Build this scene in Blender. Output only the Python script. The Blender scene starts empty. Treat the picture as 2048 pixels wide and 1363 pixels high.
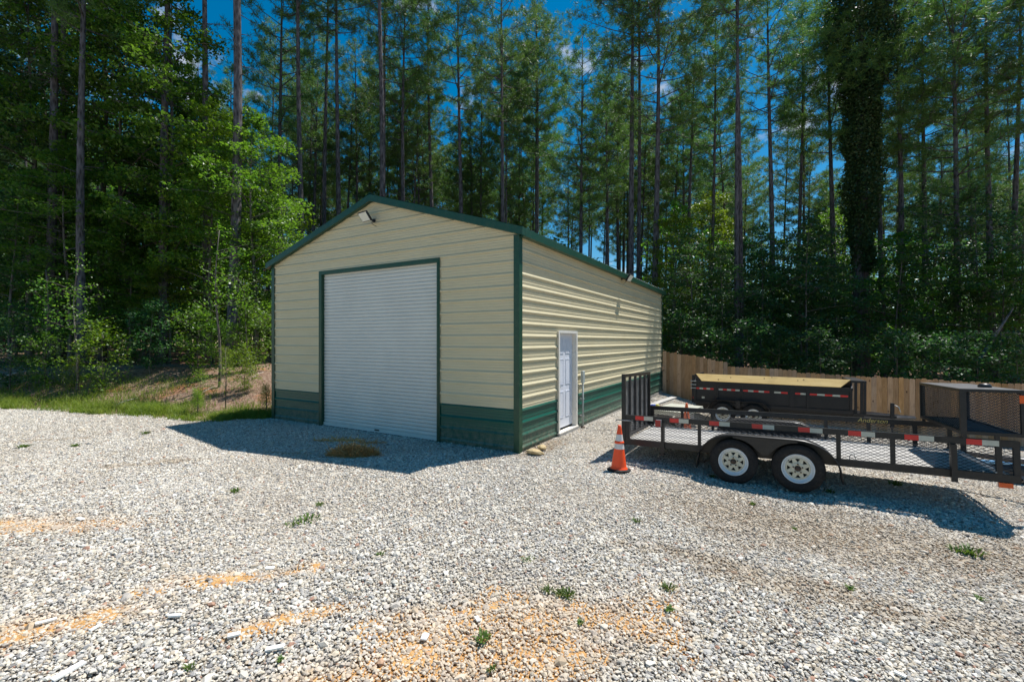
import bpy, math, random
import numpy as np
from mathutils import Vector, Matrix, Euler
R = math.radians
random.seed(7); rng = np.random.default_rng(11)
scene = bpy.context.scene
COL = scene.collection

# ------------------------------------------------------------------ camera, sky, sun, exposure
EYE = 2.05
cam_d = bpy.data.cameras.new('camera'); cam_d.lens = 16.0; cam_d.sensor_width = 36.0
cam_d.clip_start = 0.05; cam_d.clip_end = 2500
cam = bpy.data.objects.new('camera', cam_d); COL.objects.link(cam)
cam.location = (0, 0, EYE); cam.rotation_euler = (R(90), 0, 0)
scene.camera = cam
scene.view_settings.view_transform = 'Standard'; scene.view_settings.look = 'None'
scene.view_settings.exposure = 0.45
scene.view_settings.gamma = 1.0; scene.view_settings.use_curve_mapping = False
scene.cycles.max_bounces = 7; scene.cycles.diffuse_bounces = 4; scene.cycles.glossy_bounces = 3
scene.cycles.transmission_bounces = 5; scene.cycles.transparent_max_bounces = 8

SUN_EL = R(62.5); SUN_AZ = math.atan2(.843, .538)        # azimuth from +Y towards +X
sdir = Vector((math.sin(SUN_AZ)*math.cos(SUN_EL), math.cos(SUN_AZ)*math.cos(SUN_EL), math.sin(SUN_EL)))
sun_d = bpy.data.lights.new('sun', 'SUN'); sun_d.energy = 4.9; sun_d.angle = R(0.53); sun_d.color = (1, .97, .925)
sun = bpy.data.objects.new('sun', sun_d); COL.objects.link(sun)
sun.rotation_euler = sdir.to_track_quat('Z', 'Y').to_euler()

world = bpy.data.worlds.new('World'); scene.world = world; world.use_nodes = True
wt = world.node_tree; wt.nodes.clear()
def wn(t, **k):
    n = wt.nodes.new(t)
    for a, b in k.items(): setattr(n, a, b)
    return n
sky = wn('ShaderNodeTexSky', sky_type='NISHITA', sun_disc=False, sun_elevation=SUN_EL, sun_rotation=SUN_AZ)
sky.air_density = 1.0; sky.dust_density = 0.2; sky.ozone_density = 2.5
hs = wn('ShaderNodeHueSaturation'); hs.inputs['Saturation'].default_value = 1.5; hs.inputs['Hue'].default_value = .488; hs.inputs['Value'].default_value = 1.35
bg = wn('ShaderNodeBackground'); bg.inputs['Strength'].default_value = 0.060
tc = wn('ShaderNodeTexCoord'); mp = wn('ShaderNodeMapping'); mp.inputs['Scale'].default_value = (1, 1, 1.7)
mp.inputs['Location'].default_value = (3.1, 1.7, 0.4)
cn = wn('ShaderNodeTexNoise'); cn.inputs['Scale'].default_value = 5.2; cn.inputs['Detail'].default_value = 7; cn.inputs['Roughness'].default_value = .58
cr = wn('ShaderNodeMapRange'); cr.inputs['From Min'].default_value = .595; cr.inputs['From Max'].default_value = .69
mx = wn('ShaderNodeMix', data_type='RGBA'); mx.inputs['B'].default_value = (8.0, 8.4, 9.0, 1)
wo = wn('ShaderNodeOutputWorld')
L = wt.links.new
L(tc.outputs['Generated'], mp.inputs['Vector']); L(mp.outputs[0], cn.inputs['Vector']); L(cn.outputs['Fac'], cr.inputs['Value'])
L(cr.outputs['Result'], mx.inputs['Factor']); L(sky.outputs[0], hs.inputs['Color']); L(hs.outputs[0], mx.inputs['A'])
L(mx.outputs['Result'], bg.inputs['Color']); L(bg.outputs[0], wo.inputs['Surface'])

# ------------------------------------------------------------------ small helpers
FPX = 910.0
def ray(u, Y): return ((u-1024)/FPX*Y, Y)
DX = np.array([.8660254, -.5]); NX = np.array([.5, .8660254]); CX0 = np.array([.12, 8.3])
def ts(x, y):
    px, py = x-CX0[0], y-CX0[1]
    return px*DX[0]+py*DX[1], px*NX[0]+py*NX[1]
def sstep(x): x = np.clip(x, 0, 1); return x*x*(3-2*x)
_T = rng.random((256, 256))
def vnoise(x, y, s=1.0):
    x = np.asarray(x, float)*s+57.3; y = np.asarray(y, float)*s+91.7
    xi = np.floor(x).astype(int); yi = np.floor(y).astype(int); fx = x-xi; fy = y-yi
    fx = fx*fx*(3-2*fx); fy = fy*fy*(3-2*fy)
    g = lambda i, j: _T[(xi+i) % 256, (yi+j) % 256]
    return (g(0,0)*(1-fx)+g(1,0)*fx)*(1-fy)+(g(0,1)*(1-fx)+g(1,1)*fx)*fy
def fbm(x, y, s=1.0, o=4):
    v = 0; a = .5
    for k in range(o): v = v+a*vnoise(x, y, s*2**k); a *= .5
    return v/(1-.5**o)
def edge_y(x):          # where the gravel ends on the left
    return np.interp(x, [-40, -15.7, -10.7, -7.8, -6.2, 0], [16, 14.0, 12.56, 11.5, 12.0, 12.0]) + .35*(fbm(x, 3.0, .9, 3)-.5)
# clay blobs: centre x, y, half length, half width, angle
CLAY = [(-.15, 3.25, 1.45, .52, .42), (-5.5, 5.0, 1.3, .22, .1), (-3.5, 3.2, 1.0, .20, .3), (-2.5, 3.9, .8, .12, .35), (1.35, 2.8, .5, .22, .2),
        (-1.2, 2.75, .8, .25, .5), (.75, 3.6, .6, .25, -.5), (-1.7, 3.4, .5, .10, .5)]
DIRT = [(3.9, 5.35, 2.6, .8, -.45), (6.2, 4.6, 1.6, .7, -.4), (.6, 8.9, .9, .3, 1.0), (2.6, 4.2, 1.6, .25, -.5), (-6.0, 7.6, .9, .16, .3), (-4.2, 8.3, .6, .12, -.2), (-9.5, 9.4, .8, .15, .4)]
def blob(x, y, B):
    m = np.zeros(np.shape(x))
    for cx, cy, a, b, th in B:
        dx, dy = x-cx, y-cy; c, s = math.cos(th), math.sin(th)
        r = np.sqrt(((dx*c+dy*s)/a)**2+((-dx*s+dy*c)/b)**2)
        m = np.maximum(m, np.clip(1.35-r, 0, 1))
    return m
def clay_mask(x, y):
    n = fbm(x, y, 3.0, 4); b = blob(x, y, CLAY)
    return sstep((b*1.15+(n-.5)*2.2-.15)/1.0)*(b > 0)
def ground_z(x, y, fine=False):
    x = np.asarray(x, float); y = np.asarray(y, float)
    t, s = ts(x, y)
    F = np.interp(t, [-40, 0, 1.8, 3.5, 4.35, 7, 20], [0, 0, -.1, -.19, -.215, -.27, -.5])
    B = np.interp(t, [-40, 0, 1.33, 2.4, 4.7, 10.4, 20, 60], [-.05, -.08, -.41, -.68, -.92, -1.1, -1.4, -2.2])
    w = sstep((s-.5)/11.0)
    z = F*(1-w)+B*w
    dist = y-edge_y(x)
    hb = sstep((dist-.35)/4.5)*.95+.012*np.clip(dist-5, 0, 40)
    wl = np.where(s < 12.6, sstep((-t-7.5)/1.4), sstep((-t-1.5)/9.0))
    z = z*(1-wl)+hb*wl
    z = z+wl*(fbm(x, y, .8, 3)-.5)*.35*sstep(dist/2.0)
    z = z-sstep((y-52)/60.0)*9.0
    if fine:
        z = z+clay_mask(x, y)*(.004+.020*fbm(x, y, 8.0, 3))+(fbm(x, y, .5, 2)-.5)*.05*(1-wl)*sstep((1.0+y)/3)*0.6
    return z
def gz(x, y): return float(ground_z(x, y))

def tag(o, label=None, cat=None, group=None, kind=None):
    if label: o['label'] = label
    if cat: o['category'] = cat
    if group: o['group'] = group
    if kind: o['kind'] = kind
    return o
def empty(name, loc=(0, 0, 0), rz=0, label=None, cat=None, group=None):
    o = bpy.data.objects.new(name, None); COL.objects.link(o); o.empty_display_size = .3
    o.location = loc; o.rotation_euler = (0, 0, rz)
    return tag(o, label, cat, group)
def link(name, me, parent=None):
    o = bpy.data.objects.new(name, me); COL.objects.link(o)
    if parent: o.parent = parent
    return o
def np_mesh(name, V, Fq, mat=None, smooth=False, F3=None):
    """V (n,3), Fq (m,4) quads and/or F3 (k,3) triangles"""
    me = bpy.data.meshes.new(name)
    V = np.asarray(V, np.float32)
    loops = []; sizes = []
    if Fq is not None and len(Fq): loops.append(np.asarray(Fq, np.int32).ravel()); sizes.append(np.full(len(Fq), 4, np.int32))
    if F3 is not None and len(F3): loops.append(np.asarray(F3, np.int32).ravel()); sizes.append(np.full(len(F3), 3, np.int32))
    loops = np.concatenate(loops); sizes = np.concatenate(sizes)
    me.vertices.add(len(V)); me.vertices.foreach_set('co', V.ravel())
    me.loops.add(len(loops)); me.loops.foreach_set('vertex_index', loops)
    me.polygons.add(len(sizes)); st = np.concatenate([[0], np.cumsum(sizes)[:-1]]).astype(np.int32)
    me.polygons.foreach_set('loop_start', st); me.polygons.foreach_set('loop_total', sizes)
    me.polygons.foreach_set('use_smooth', np.full(len(sizes), smooth))
    me.update(calc_edges=True)
    if mat: me.materials.append(mat)
    return me
class MB:
    """collects shapes for ONE mesh object"""
    def __init__(s): s.v = []; s.f = []; s.sm = []
    def add(s, vs, fs, smooth=False):
        b = len(s.v); s.v += [tuple(v) for v in vs]; s.f += [tuple(b+i for i in f) for f in fs]; s.sm += [smooth]*len(fs); return s
    def box(s, x0, x1, y0, y1, z0, z1, M=None):
        vs = [(x, y, z) for z in (z0, z1) for x, y in ((x0, y0), (x1, y0), (x1, y1), (x0, y1))]
        if M is not None: vs = [M @ Vector(v) for v in vs]
        return s.add(vs, [(3, 2, 1, 0), (4, 5, 6, 7), (0, 1, 5, 4), (1, 2, 6, 5), (2, 3, 7, 6), (3, 0, 4, 7)])
    def bbox(s, x0, x1, y0, y1, z0, z1, c=.004):
        """box with chamfered vertical and horizontal edges (octagonal outline in x-z, run in y)"""
        pr = [(x0+c, z0), (x1-c, z0), (x1, z0+c), (x1, z1-c), (x1-c, z1), (x0+c, z1), (x0, z1-c), (x0, z0+c)]
        vs = [(x, y0, z) for x, z in pr]+[(x, y1, z) for x, z in pr]
        return s.add(vs, [tuple(range(8)), tuple(range(15, 7, -1))]+[(i+8, (i+1) % 8+8, (i+1) % 8, i) for i in range(8)])
    def prism(s, pts, y0, y1):
        n = len(pts); vs = [(x, y0, z) for x, z in pts]+[(x, y1, z) for x, z in pts]
        return s.add(vs, [tuple(range(n)), tuple(range(2*n-1, n-1, -1))]+[(i+n, (i+1) % n+n, (i+1) % n, i) for i in range(n)])
    def tube(s, path, rad, k=8, smooth=True, caps=True):
        path = [Vector(p) for p in path]; n = len(path)
        rad = [rad]*n if not hasattr(rad, '__len__') else rad
        vs = []; fs = []
        up = Vector((0, 0, 1))
        for i, p in enumerate(path):
            t = (path[min(i+1, n-1)]-path[max(i-1, 0)]).normalized()
            a = t.cross(up if abs(t.z) < .95 else Vector((1, 0, 0))).normalized(); b = t.cross(a)
            for j in range(k):
                q = 2*math.pi*j/k; vs.append(p+(a*math.cos(q)+b*math.sin(q))*rad[i])
        for i in range(n-1):
            for j in range(k): fs.append((i*k+j, i*k+(j+1) % k, (i+1)*k+(j+1) % k, (i+1)*k+j))
        if caps: fs += [tuple(range(k))[::-1], tuple((n-1)*k+j for j in range(k))]
        return s.add(vs, fs, smooth)
    def lathe(s, prof, c=(0, 0, 0), axis='z', k=24, smooth=True, closed=False):
        vs = []; fs = []
        for r, h in prof:
            for j in range(k):
                q = 2*math.pi*j/k; a, b = r*math.cos(q), r*math.sin(q)
                vs.append((c[0]+a, c[1]+b, c[2]+h) if axis == 'z' else ((c[0]+a, c[1]+h, c[2]+b) if axis == 'y' else (c[0]+h, c[1]+a, c[2]+b)))
        m = len(prof)
        for i in range(m-1 if not closed else m):
            for j in range(k): fs.append((i*k+j, i*k+(j+1) % k, ((i+1) % m)*k+(j+1) % k, ((i+1) % m)*k+j))
        return s.add(vs, fs, smooth)
    def mesh(s, name, mat):
        me = bpy.data.meshes.new(name); me.from_pydata(s.v, [], s.f)
        me.polygons.foreach_set('use_smooth', s.sm); me.materials.append(mat); me.update(); return me
    def build(s, name, mat, parent=None): return link(name, s.mesh(name, mat), parent)

# ------------------------------------------------------------------ materials
def nmat(name):
    m = bpy.data.materials.new(name); m.use_nodes = True; nt = m.node_tree
    return m, nt, nt.nodes['Principled BSDF']
class NT:
    def __init__(s, nt): s.nt = nt
    def n(s, t, ins=None, **k):
        x = s.nt.nodes.new(t)
        for a, b in k.items(): setattr(x, a, b)
        for a, b in (ins or {}).items():
            if isinstance(b, bpy.types.NodeSocket): s.nt.links.new(b, x.inputs[a])
            else: x.inputs[a].default_value = b
        return x
    def noise(s, scale, detail=4, rough=.55, vec=None):
        v = vec or s.n('ShaderNodeNewGeometry').outputs['Position']
        return s.n('ShaderNodeTexNoise', {'Vector': v, 'Scale': scale, 'Detail': detail, 'Roughness': rough}).outputs['Fac']
    def rng(s, v, a, b, c=0., d=1.): return s.n('ShaderNodeMapRange', {'Value': v, 'From Min': a, 'From Max': b, 'To Min': c, 'To Max': d}).outputs['Result']
    def mix(s, f, a, b, blend='MIX'):
        return s.n('ShaderNodeMix', {'Factor': f, 'A': a, 'B': b}, data_type='RGBA', blend_type=blend).outputs['Result']
    def ramp(s, v, stops, interp='LINEAR'):
        x = s.n('ShaderNodeValToRGB', {'Fac': v}); x.color_ramp.interpolation = interp
        e = x.color_ramp.elements
        while len(e) < len(stops): e.new(.5)
        for q, (p, c) in zip(e, stops): q.position = p; q.color = (*c, 1)
        return x.outputs['Color']
def C4(c): return (*c, 1.0)
def painted(name, c, rough=.4, var=.10, scale=3., spec=.5, metal=0., dirt=0., bump=0., dcol=(.28, .22, .15)):
    m, nt, p = nmat(name); N = NT(nt)
    f = N.noise(scale, 5, .6)
    col = N.mix(N.rng(f, .3, .7), C4([x*(1-var) for x in c]), C4([min(1, x*(1+var)) for x in c]))
    if dirt:
        d = N.rng(N.noise(scale*6, 6, .7), .48, .75, 0, dirt)
        col = N.mix(d, col, C4(dcol))
    nt.links.new(col, p.inputs['Base Color'])
    nt.links.new(N.rng(N.noise(scale*4, 3), .3, .7, rough*.85, min(1, rough*1.2)), p.inputs['Roughness'])
    p.inputs['Specular IOR Level'].default_value = spec; p.inputs['Metallic'].default_value = metal
    if bump:
        b = N.n('ShaderNodeBump', {'Height': N.noise(scale*10, 4), 'Strength': bump, 'Distance': .01}); nt.links.new(b.outputs[0], p.inputs['Normal'])
    return m
def siding_mat(name, c, rough=.42):
    """painted sheet steel with faint run-down dust streaks"""
    m, nt, p = nmat(name); N = NT(nt)
    tcx = N.n('ShaderNodeTexCoord').outputs['Object']
    st = N.n('ShaderNodeMapping', {'Vector': tcx, 'Scale': (1.2, 1.2, 4)}).outputs[0]
    f = N.noise(1.2, 5, .6, st); g = N.noise(.7, 3, .5, tcx)
    col = N.mix(N.rng(f, .35, .75), C4(c), C4([c[0]*.93, c[1]*.915, c[2]*.88]))
    col = N.mix(N.rng(g, .3, .7, 0, .35), col, C4([min(1, x*1.06) for x in c]))
    low = N.n('ShaderNodeSeparateXYZ', {'Vector': tcx}).outputs['Z']
    sp = N.noise(9, 6, .7, tcx)
    dust = N.n('ShaderNodeMath', {0: N.rng(low, .0, .5, .6, 0.), 1: N.rng(sp, .35, .65)}, operation='MULTIPLY').outputs[0]
    col = N.mix(dust, col, C4((.36, .30, .22)))
    nt.links.new(col, p.inputs['Base Color']); p.inputs['Roughness'].default_value = rough
    b = N.n('ShaderNodeBump', {'Height': N.noise(1.3, 2, .5, tcx), 'Strength': .25, 'Distance': .02}); nt.links.new(b.outputs[0], p.inputs['Normal'])
    return m
def leafmat(name, c1, c2, c3, trans=.4, rough=.42, spec=.5):
    m, nt, p = nmat(name); N = NT(nt)
    ge = N.n('ShaderNodeNewGeometry')
    oi = N.n('ShaderNodeObjectInfo').outputs['Random']
    col = N.ramp(ge.outputs['Random Per Island'], [(0, c1), (.55, c2), (1, c3)])
    col = N.mix(N.rng(N.noise(.55, 2), .35, .7, 0, .5), col, C4(c3))
    h = N.n('ShaderNodeHueSaturation', {'Color': col, 'Hue': N.rng(oi, 0, 1, .485, .512), 'Value': N.rng(oi, 0, 1, .82, 1.16)}).outputs[0]
    nt.links.new(h, p.inputs['Base Color']); p.inputs['Roughness'].default_value = rough; p.inputs['Specular IOR Level'].default_value = spec
    br = N.n('ShaderNodeHueSaturation', {'Color': h, 'Hue': .492, 'Saturation': 1.12, 'Value': 1.6}).outputs[0]
    tr = N.n('ShaderNodeBsdfTranslucent', {'Color': br})
    mx_ = N.n('ShaderNodeMixShader', {0: trans, 1: p.outputs[0], 2: tr.outputs[0]})
    nt.links.new(mx_.outputs[0], nt.nodes['Material Output'].inputs['Surface'])
    return m
def barkmat(name, c1, c2, scale=9., zs=.25):
    m, nt, p = nmat(name); N = NT(nt)
    v = N.n('ShaderNodeMapping', {'Vector': N.n('ShaderNodeTexCoord').outputs['Object'], 'Scale': (1, 1, zs)}).outputs[0]
    vo = N.n('ShaderNodeTexVoronoi', {'Vector': v, 'Scale': scale}, feature='F1').outputs['Distance']
    f = N.noise(scale*1.6, 5, .65, v)
    h = N.n('ShaderNodeMath', {0: vo, 1: f}, operation='MULTIPLY').outputs[0]
    col = N.ramp(h, [(.05, c1), (.3, c2), (.6, [x*1.5 for x in c2])])
    nt.links.new(col, p.inputs['Base Color']); p.inputs['Roughness'].default_value = .9; p.inputs['Specular IOR Level'].default_value = .2
    b = N.n('ShaderNodeBump', {'Height': h, 'Strength': 1., 'Distance': .03}); nt.links.new(b.outputs[0], p.inputs['Normal'])
    return m
def woodmat(name, c1, c2, knots=True, rough=.75, zs=.12, obj_var=.25, grain=30.):
    m, nt, p = nmat(name); N = NT(nt)
    v = N.n('ShaderNodeTexCoord').outputs['Object']; oi = N.n('ShaderNodeObjectInfo').outputs['Random']
    off = N.n('ShaderNodeCombineXYZ', {'X': N.rng(oi, 0, 1, 0, 40), 'Y': N.rng(oi, 0, 1, 0, 17), 'Z': N.rng(oi, 0, 1, 0, 90)}).outputs[0]
    v2 = N.n('ShaderNodeVectorMath', {0: v, 1: off}, operation='ADD').outputs[0]
    sc = (1, 1, zs) if zs < 2 else (1/zs, 1, 1)
    g = N.noise(grain, 4, .6, N.n('ShaderNodeMapping', {'Vector': v2, 'Scale': sc}).outputs[0])
    col = N.mix(N.rng(g, .3, .7), C4(c1), C4(c2))
    st = N.noise(2.2, 4, .6, v2); col = N.mix(N.rng(st, .5, .75, 0, .45), col, C4([x*.55 for x in c1]))
    if knots:
        k = N.n('ShaderNodeTexVoronoi', {'Vector': N.n('ShaderNodeMapping', {'Vector': v2, 'Scale': (sc[0]*1.0, 1, sc[2] if zs < 2 else 1)}).outputs[0] if False else N.n('ShaderNodeMapping', {'Vector': v2, 'Scale': (1, 1, .55)}).outputs[0], 'Scale': 4.0}).outputs['Distance']
        col = N.mix(N.rng(k, .06, .11, .85, 0), col, C4([c1[0]*.22, c1[1]*.16, c1[2]*.12]))
    col = N.n('ShaderNodeHueSaturation', {'Color': col, 'Value': N.rng(oi, 0, 1, 1-obj_var, 1+obj_var), 'Saturation': N.rng(N.noise(3, 1, .5, off), .3, .7, .75, 1.15)}).outputs[0]
    nt.links.new(col, p.inputs['Base Color']); p.inputs['Roughness'].default_value = rough; p.inputs['Specular IOR Level'].default_value = .25
    b = N.n('ShaderNodeBump', {'Height': g, 'Strength': .4, 'Distance': .004}); nt.links.new(b.outputs[0], p.inputs['Normal'])
    return m

M = {}
M['beige'] = siding_mat('beige_painted_steel', (.61, .54, .355))
M['green'] = siding_mat('green_painted_steel', (.004, .088, .060), .34)
M['trim'] = painted('green_trim_steel', (.006, .056, .028), .38, .1, 2, dirt=.12)
M['roof'] = painted('green_roof_steel', (.008, .056, .030), .35, .1, 2)
M['slat'] = painted('white_roller_steel', (.66, .665, .62), .42, .05, 1.2, dirt=.06)
M['white'] = painted('white_door_paint', (.72, .74, .80), .35, .03, 1.5, dirt=.05)
M['frame_w'] = painted('white_frame_paint', (.78, .74, .66), .45, .04, 3, dirt=.2)
M['concrete'] = painted('slab_concrete', (.36, .34, .30), .9, .15, 6, spec=.2, dirt=.4, bump=.4)
M['black'] = painted('black_trailer_enamel', (.012, .012, .013), .38, .25, 3, spec=.42, dirt=.22, dcol=(.09, .075, .06))
M['dblack'] = painted('dump_bed_enamel', (.011, .011, .013), .40, .25, 2, spec=.4, dirt=.10, dcol=(.09, .075, .06))
M['lid'] = painted('basket_lid_steel', (.10, .10, .105), .4, .3, 6, dirt=.3)
M['gbar'] = painted('worn_gate_bars', (.04, .04, .042), .45, .3, 8, dirt=.2)
M['mesh'] = painted('expanded_steel_mesh', (.035, .035, .038), .30, .2, 4, spec=.6)
M['gmesh'] = painted('gate_steel_mesh', (.42, .42, .43), .33, .3, 8, spec=.7, metal=.4)
M['rubber'] = painted('tyre_rubber', (.018, .017, .017), .8, .25, 6, spec=.3, dirt=.35, dcol=(.10, .08, .06))
M['rim'] = painted('cream_wheel_paint', (.66, .61, .47), .4, .06, 4, dirt=.25, dcol=(.35, .2, .08))
M['rimlip'] = painted('white_wheel_lip', (.66, .70, .72), .38, .05, 5, dirt=.1)
M['hub'] = painted('rusty_hub', (.075, .045, .03), .7, .4, 20, dirt=.4, dcol=(.20, .08, .03))
M['red'] = painted('red_reflective_tape', (.62, .022, .018), .35, .12, 12, dirt=.06)
M['tapew'] = painted('white_reflective_tape', (.50, .50, .42), .4, .08, 12, dirt=.12)
M['orange'] = painted('cone_orange', (.95, .085, .012), .45, .08, 7, dirt=.15, dcol=(.3, .12, .06))
M['orange2'] = painted('cone_orange_far', (.80, .14, .035), .5, .08, 7, dirt=.12, dcol=(.3, .12, .06))
M['coneW'] = painted('cone_reflective_white', (.70, .66, .62), .4, .08, 14, dirt=.2)
M['amber'] = painted('amber_lens', (.75, .10, .01), .25, .1, 6)
M['redlens'] = painted('red_lens', (.32, .008, .008), .2, .1, 6)
M['metal'] = painted('galvanised_steel', (.38, .40, .40), .45, .12, 12, metal=.6, dirt=.1)
M['grey'] = painted('grey_conduit', (.36, .40, .38), .5, .1, 10)
M['led'] = painted('lamp_panel', (.72, .72, .64), .25, .05, 20)
M['bplast'] = painted('black_plastic', (.02, .02, .022), .4, .1, 10)
M['gold'] = painted('gold_decal', (.55, .42, .12), .4, .1, 40, dirt=.5, dcol=(.03, .03, .03))
M['fence'] = woodmat('cedar_pickets', (.40, .225, .11), (.55, .335, .175), obj_var=.30)
M['rail'] = woodmat('fence_rail_pine', (.34, .23, .13), (.44, .32, .19))
M['lumber'] = woodmat('yellow_lumber', (.60, .41, .16), (.72, .52, .23), zs=8., obj_var=.03, grain=14)
M['deck'] = woodmat('weathered_deck', (.34, .325, .30), (.50, .48, .45), zs=10., obj_var=.2, knots=False)
M['rock'] = painted('tan_rock', (.52, .40, .22), .9, .2, 9, spec=.2, dirt=.3, bump=.6)
M['bark'] = barkmat('pine_bark', (.034, .029, .030), (.125, .114, .120), 11)
M['bark2'] = barkmat('hardwood_bark', (.06, .05, .042), (.17, .15, .13), 14, .15)
M['deadwood'] = barkmat('bleached_wood', (.22, .19, .16), (.42, .38, .33), 20, .1)
M['needle'] = leafmat('pine_needles', (.042, .108, .030), (.074, .165, .040), (.140, .235, .056), .36, .5)
M['leafA'] = leafmat('sweetgum_leaves', (.048, .135, .022), (.084, .205, .032), (.150, .280, .045), .52, .4)
M['leafB'] = leafmat('dark_oak_leaves', (.022, .072, .024), (.044, .118, .034), (.082, .165, .045), .42, .46, .5)
M['leafC'] = leafmat('young_bright_leaves', (.075, .150, .020), (.120, .215, .028), (.190, .270, .036), .48, .4)
M['vine'] = leafmat('ivy_leaves', (.020, .060, .022), (.034, .085, .028), (.060, .120, .038), .2, .5, .4)
M['grass'] = leafmat('grass_blades', (.085, .175, .022), (.150, .270, .032), (.260, .330, .075), .45, .5, .3)
M['weed'] = leafmat('weed_leaves', (.050, .105, .020), (.080, .150, .028), (.130, .190, .045), .35, .5, .3)
M['straw'] = leafmat('dry_pine_straw', (.36, .17, .055), (.52, .28, .10), (.62, .38, .16), .1, .7, .2)
M['litter'] = leafmat('fallen_leaves', (.16, .09, .055), (.28, .18, .115), (.46, .36, .27), .1, .75, .2)
def blob_nodes(N, B):
    pos = N.n('ShaderNodeNewGeometry').outputs['Position']
    wob = N.n('ShaderNodeVectorMath', {0: N.n('ShaderNodeTexNoise', {'Vector': pos, 'Scale': 2.5, 'Detail': 4}).outputs['Color'], 1: (.5, .5, .5)}, operation='SUBTRACT').outputs[0]
    pos = N.n('ShaderNodeVectorMath', {0: pos, 1: N.n('ShaderNodeVectorMath', {0: wob, 3: .9}, operation='SCALE').outputs[0]}, operation='ADD').outputs[0]
    out = None
    for cx, cy, a, b, th in B:
        mp_ = N.n('ShaderNodeMapping', {'Vector': pos, 'Location': (cx, cy, 0), 'Rotation': (0, 0, th), 'Scale': (a, b, 1e3)}, vector_type='TEXTURE')
        l = N.n('ShaderNodeVectorMath', {0: mp_.outputs[0]}, operation='LENGTH').outputs['Value']
        r = N.rng(l, .45, 1.35, 1, 0)
        out = r if out is None else N.n('ShaderNodeMath', {0: out, 1: r}, operation='MAXIMUM').outputs[0]
    return out
STONE = [(0, (.56, .53, .47)), (.17, (.68, .64, .56)), (.34, (.43, .415, .395)), (.48, (.60, .53, .42)), (.64, (.36, .355, .35)), (.73, (.76, .73, .66)),
         (.86, (.40, .335, .25)), (.93, (.13, .13, .14)), (.965, (.34, .16, .10)), (.985, (.86, .84, .79))]
def stone_mat():
    m, nt, p = nmat('crushed_stone'); N = NT(nt)
    r = N.n('ShaderNodeNewGeometry').outputs['Random Per Island']
    col = N.ramp(r, STONE, 'CONSTANT')
    sp = N.noise(160, 3, .6)
    col = N.mix(N.rng(sp, .3, .7, 0, .35), col, C4((.62, .57, .50)))
    big = N.noise(.45, 3, .6)
    col = N.mix(1.0, col, C4((.96, .945, .92)), 'MULTIPLY')
    col = N.mix(N.rng(big, .45, .72, 0, .42), col, C4((.36, .29, .21)))
    col = N.mix(N.n('ShaderNodeMath', {0: blob_nodes(N, DIRT), 1: .5}, operation='MULTIPLY').outputs[0], col, C4((.36, .27, .17)), 'MIX')
    col = N.mix(N.n('ShaderNodeMath', {0: blob_nodes(N, CLAY), 1: .40}, operation='MULTIPLY').outputs[0], col, C4((.58, .40, .23)))
    nt.links.new(col, p.inputs['Base Color']); p.inputs['Roughness'].default_value = .85; p.inputs['Specular IOR Level'].default_value = .25
    b = N.n('ShaderNodeBump', {'Height': N.noise(90, 3), 'Strength': .5, 'Distance': .004}); nt.links.new(b.outputs[0], p.inputs['Normal'])
    return m
M['stone'] = stone_mat()
def ground_mat():
    m, nt, p = nmat('ground_surface'); N = NT(nt)
    att = lambda a: N.n('ShaderNodeAttribute', attribute_name=a).outputs['Fac']
    vo = N.n('ShaderNodeTexVoronoi', {'Vector': N.n('ShaderNodeNewGeometry').outputs['Position'], 'Scale': 30.0})
    g = N.ramp(N.n('ShaderNodeSeparateColor', {0: vo.outputs['Color']}).outputs[0], STONE, 'CONSTANT')
    g = N.mix(N.rng(vo.outputs['Distance'], .35, .75, 0, .75), g, C4((.16, .13, .10)))
    fine = N.ramp(N.noise(60, 5, .7), [(.3, (.17, .145, .115)), (.55, (.30, .265, .22)), (.75, (.42, .38, .32))])
    g = N.mix(.35, g, fine)
    g = N.mix(N.n('ShaderNodeMath', {0: blob_nodes(N, DIRT), 1: .7}, operation='MULTIPLY').outputs[0], g, C4((.19, .12, .06)))
    clay = N.ramp(N.noise(14, 6, .65), [(.3, (.46, .23, .085)), (.55, (.62, .36, .14)), (.75, (.70, .48, .24))])
    g = N.mix(N.rng(att('clay'), .05, .45), g, clay)
    # forest floor: leaf litter, red clay and green moss
    l1 = N.n('ShaderNodeTexVoronoi', {'Vector': N.n('ShaderNodeNewGeometry').outputs['Position'], 'Scale': 16.0}, feature='F1').outputs['Color']
    lit = N.ramp(N.n('ShaderNodeSeparateColor', {0: l1}).outputs[0], [(0, (.18, .11, .075)), (.4, (.30, .195, .135)), (.7, (.40, .295, .22)), (1, (.22, .12, .078))])
    lit = N.mix(N.rng(N.noise(9, 6, .7), .35, .65, 0, .6), lit, C4((.20, .13, .09)))
    lit = N.mix(N.rng(N.noise(.9, 4, .6), .54, .66), lit, N.ramp(N.noise(7, 5), [(.3, (.30, .12, .05)), (.7, (.46, .22, .11))]))
    lit = N.mix(N.rng(N.noise(1.7, 4, .6), .60, .72, 0, .55), lit, C4((.07, .11, .025)))
    col = N.mix(att('litter'), g, lit)
    nt.links.new(col, p.inputs['Base Color']); p.inputs['Roughness'].default_value = .95; p.inputs['Specular IOR Level'].default_value = .15
    h = N.n('ShaderNodeMath', {0: N.noise(45, 6, .7), 1: vo.outputs['Distance']}, operation='SUBTRACT').outputs[0]
    b = N.n('ShaderNodeBump', {'Height': h, 'Strength': .9, 'Distance': .02}); nt.links.new(b.outputs[0], p.inputs['Normal'])
    return m
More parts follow.
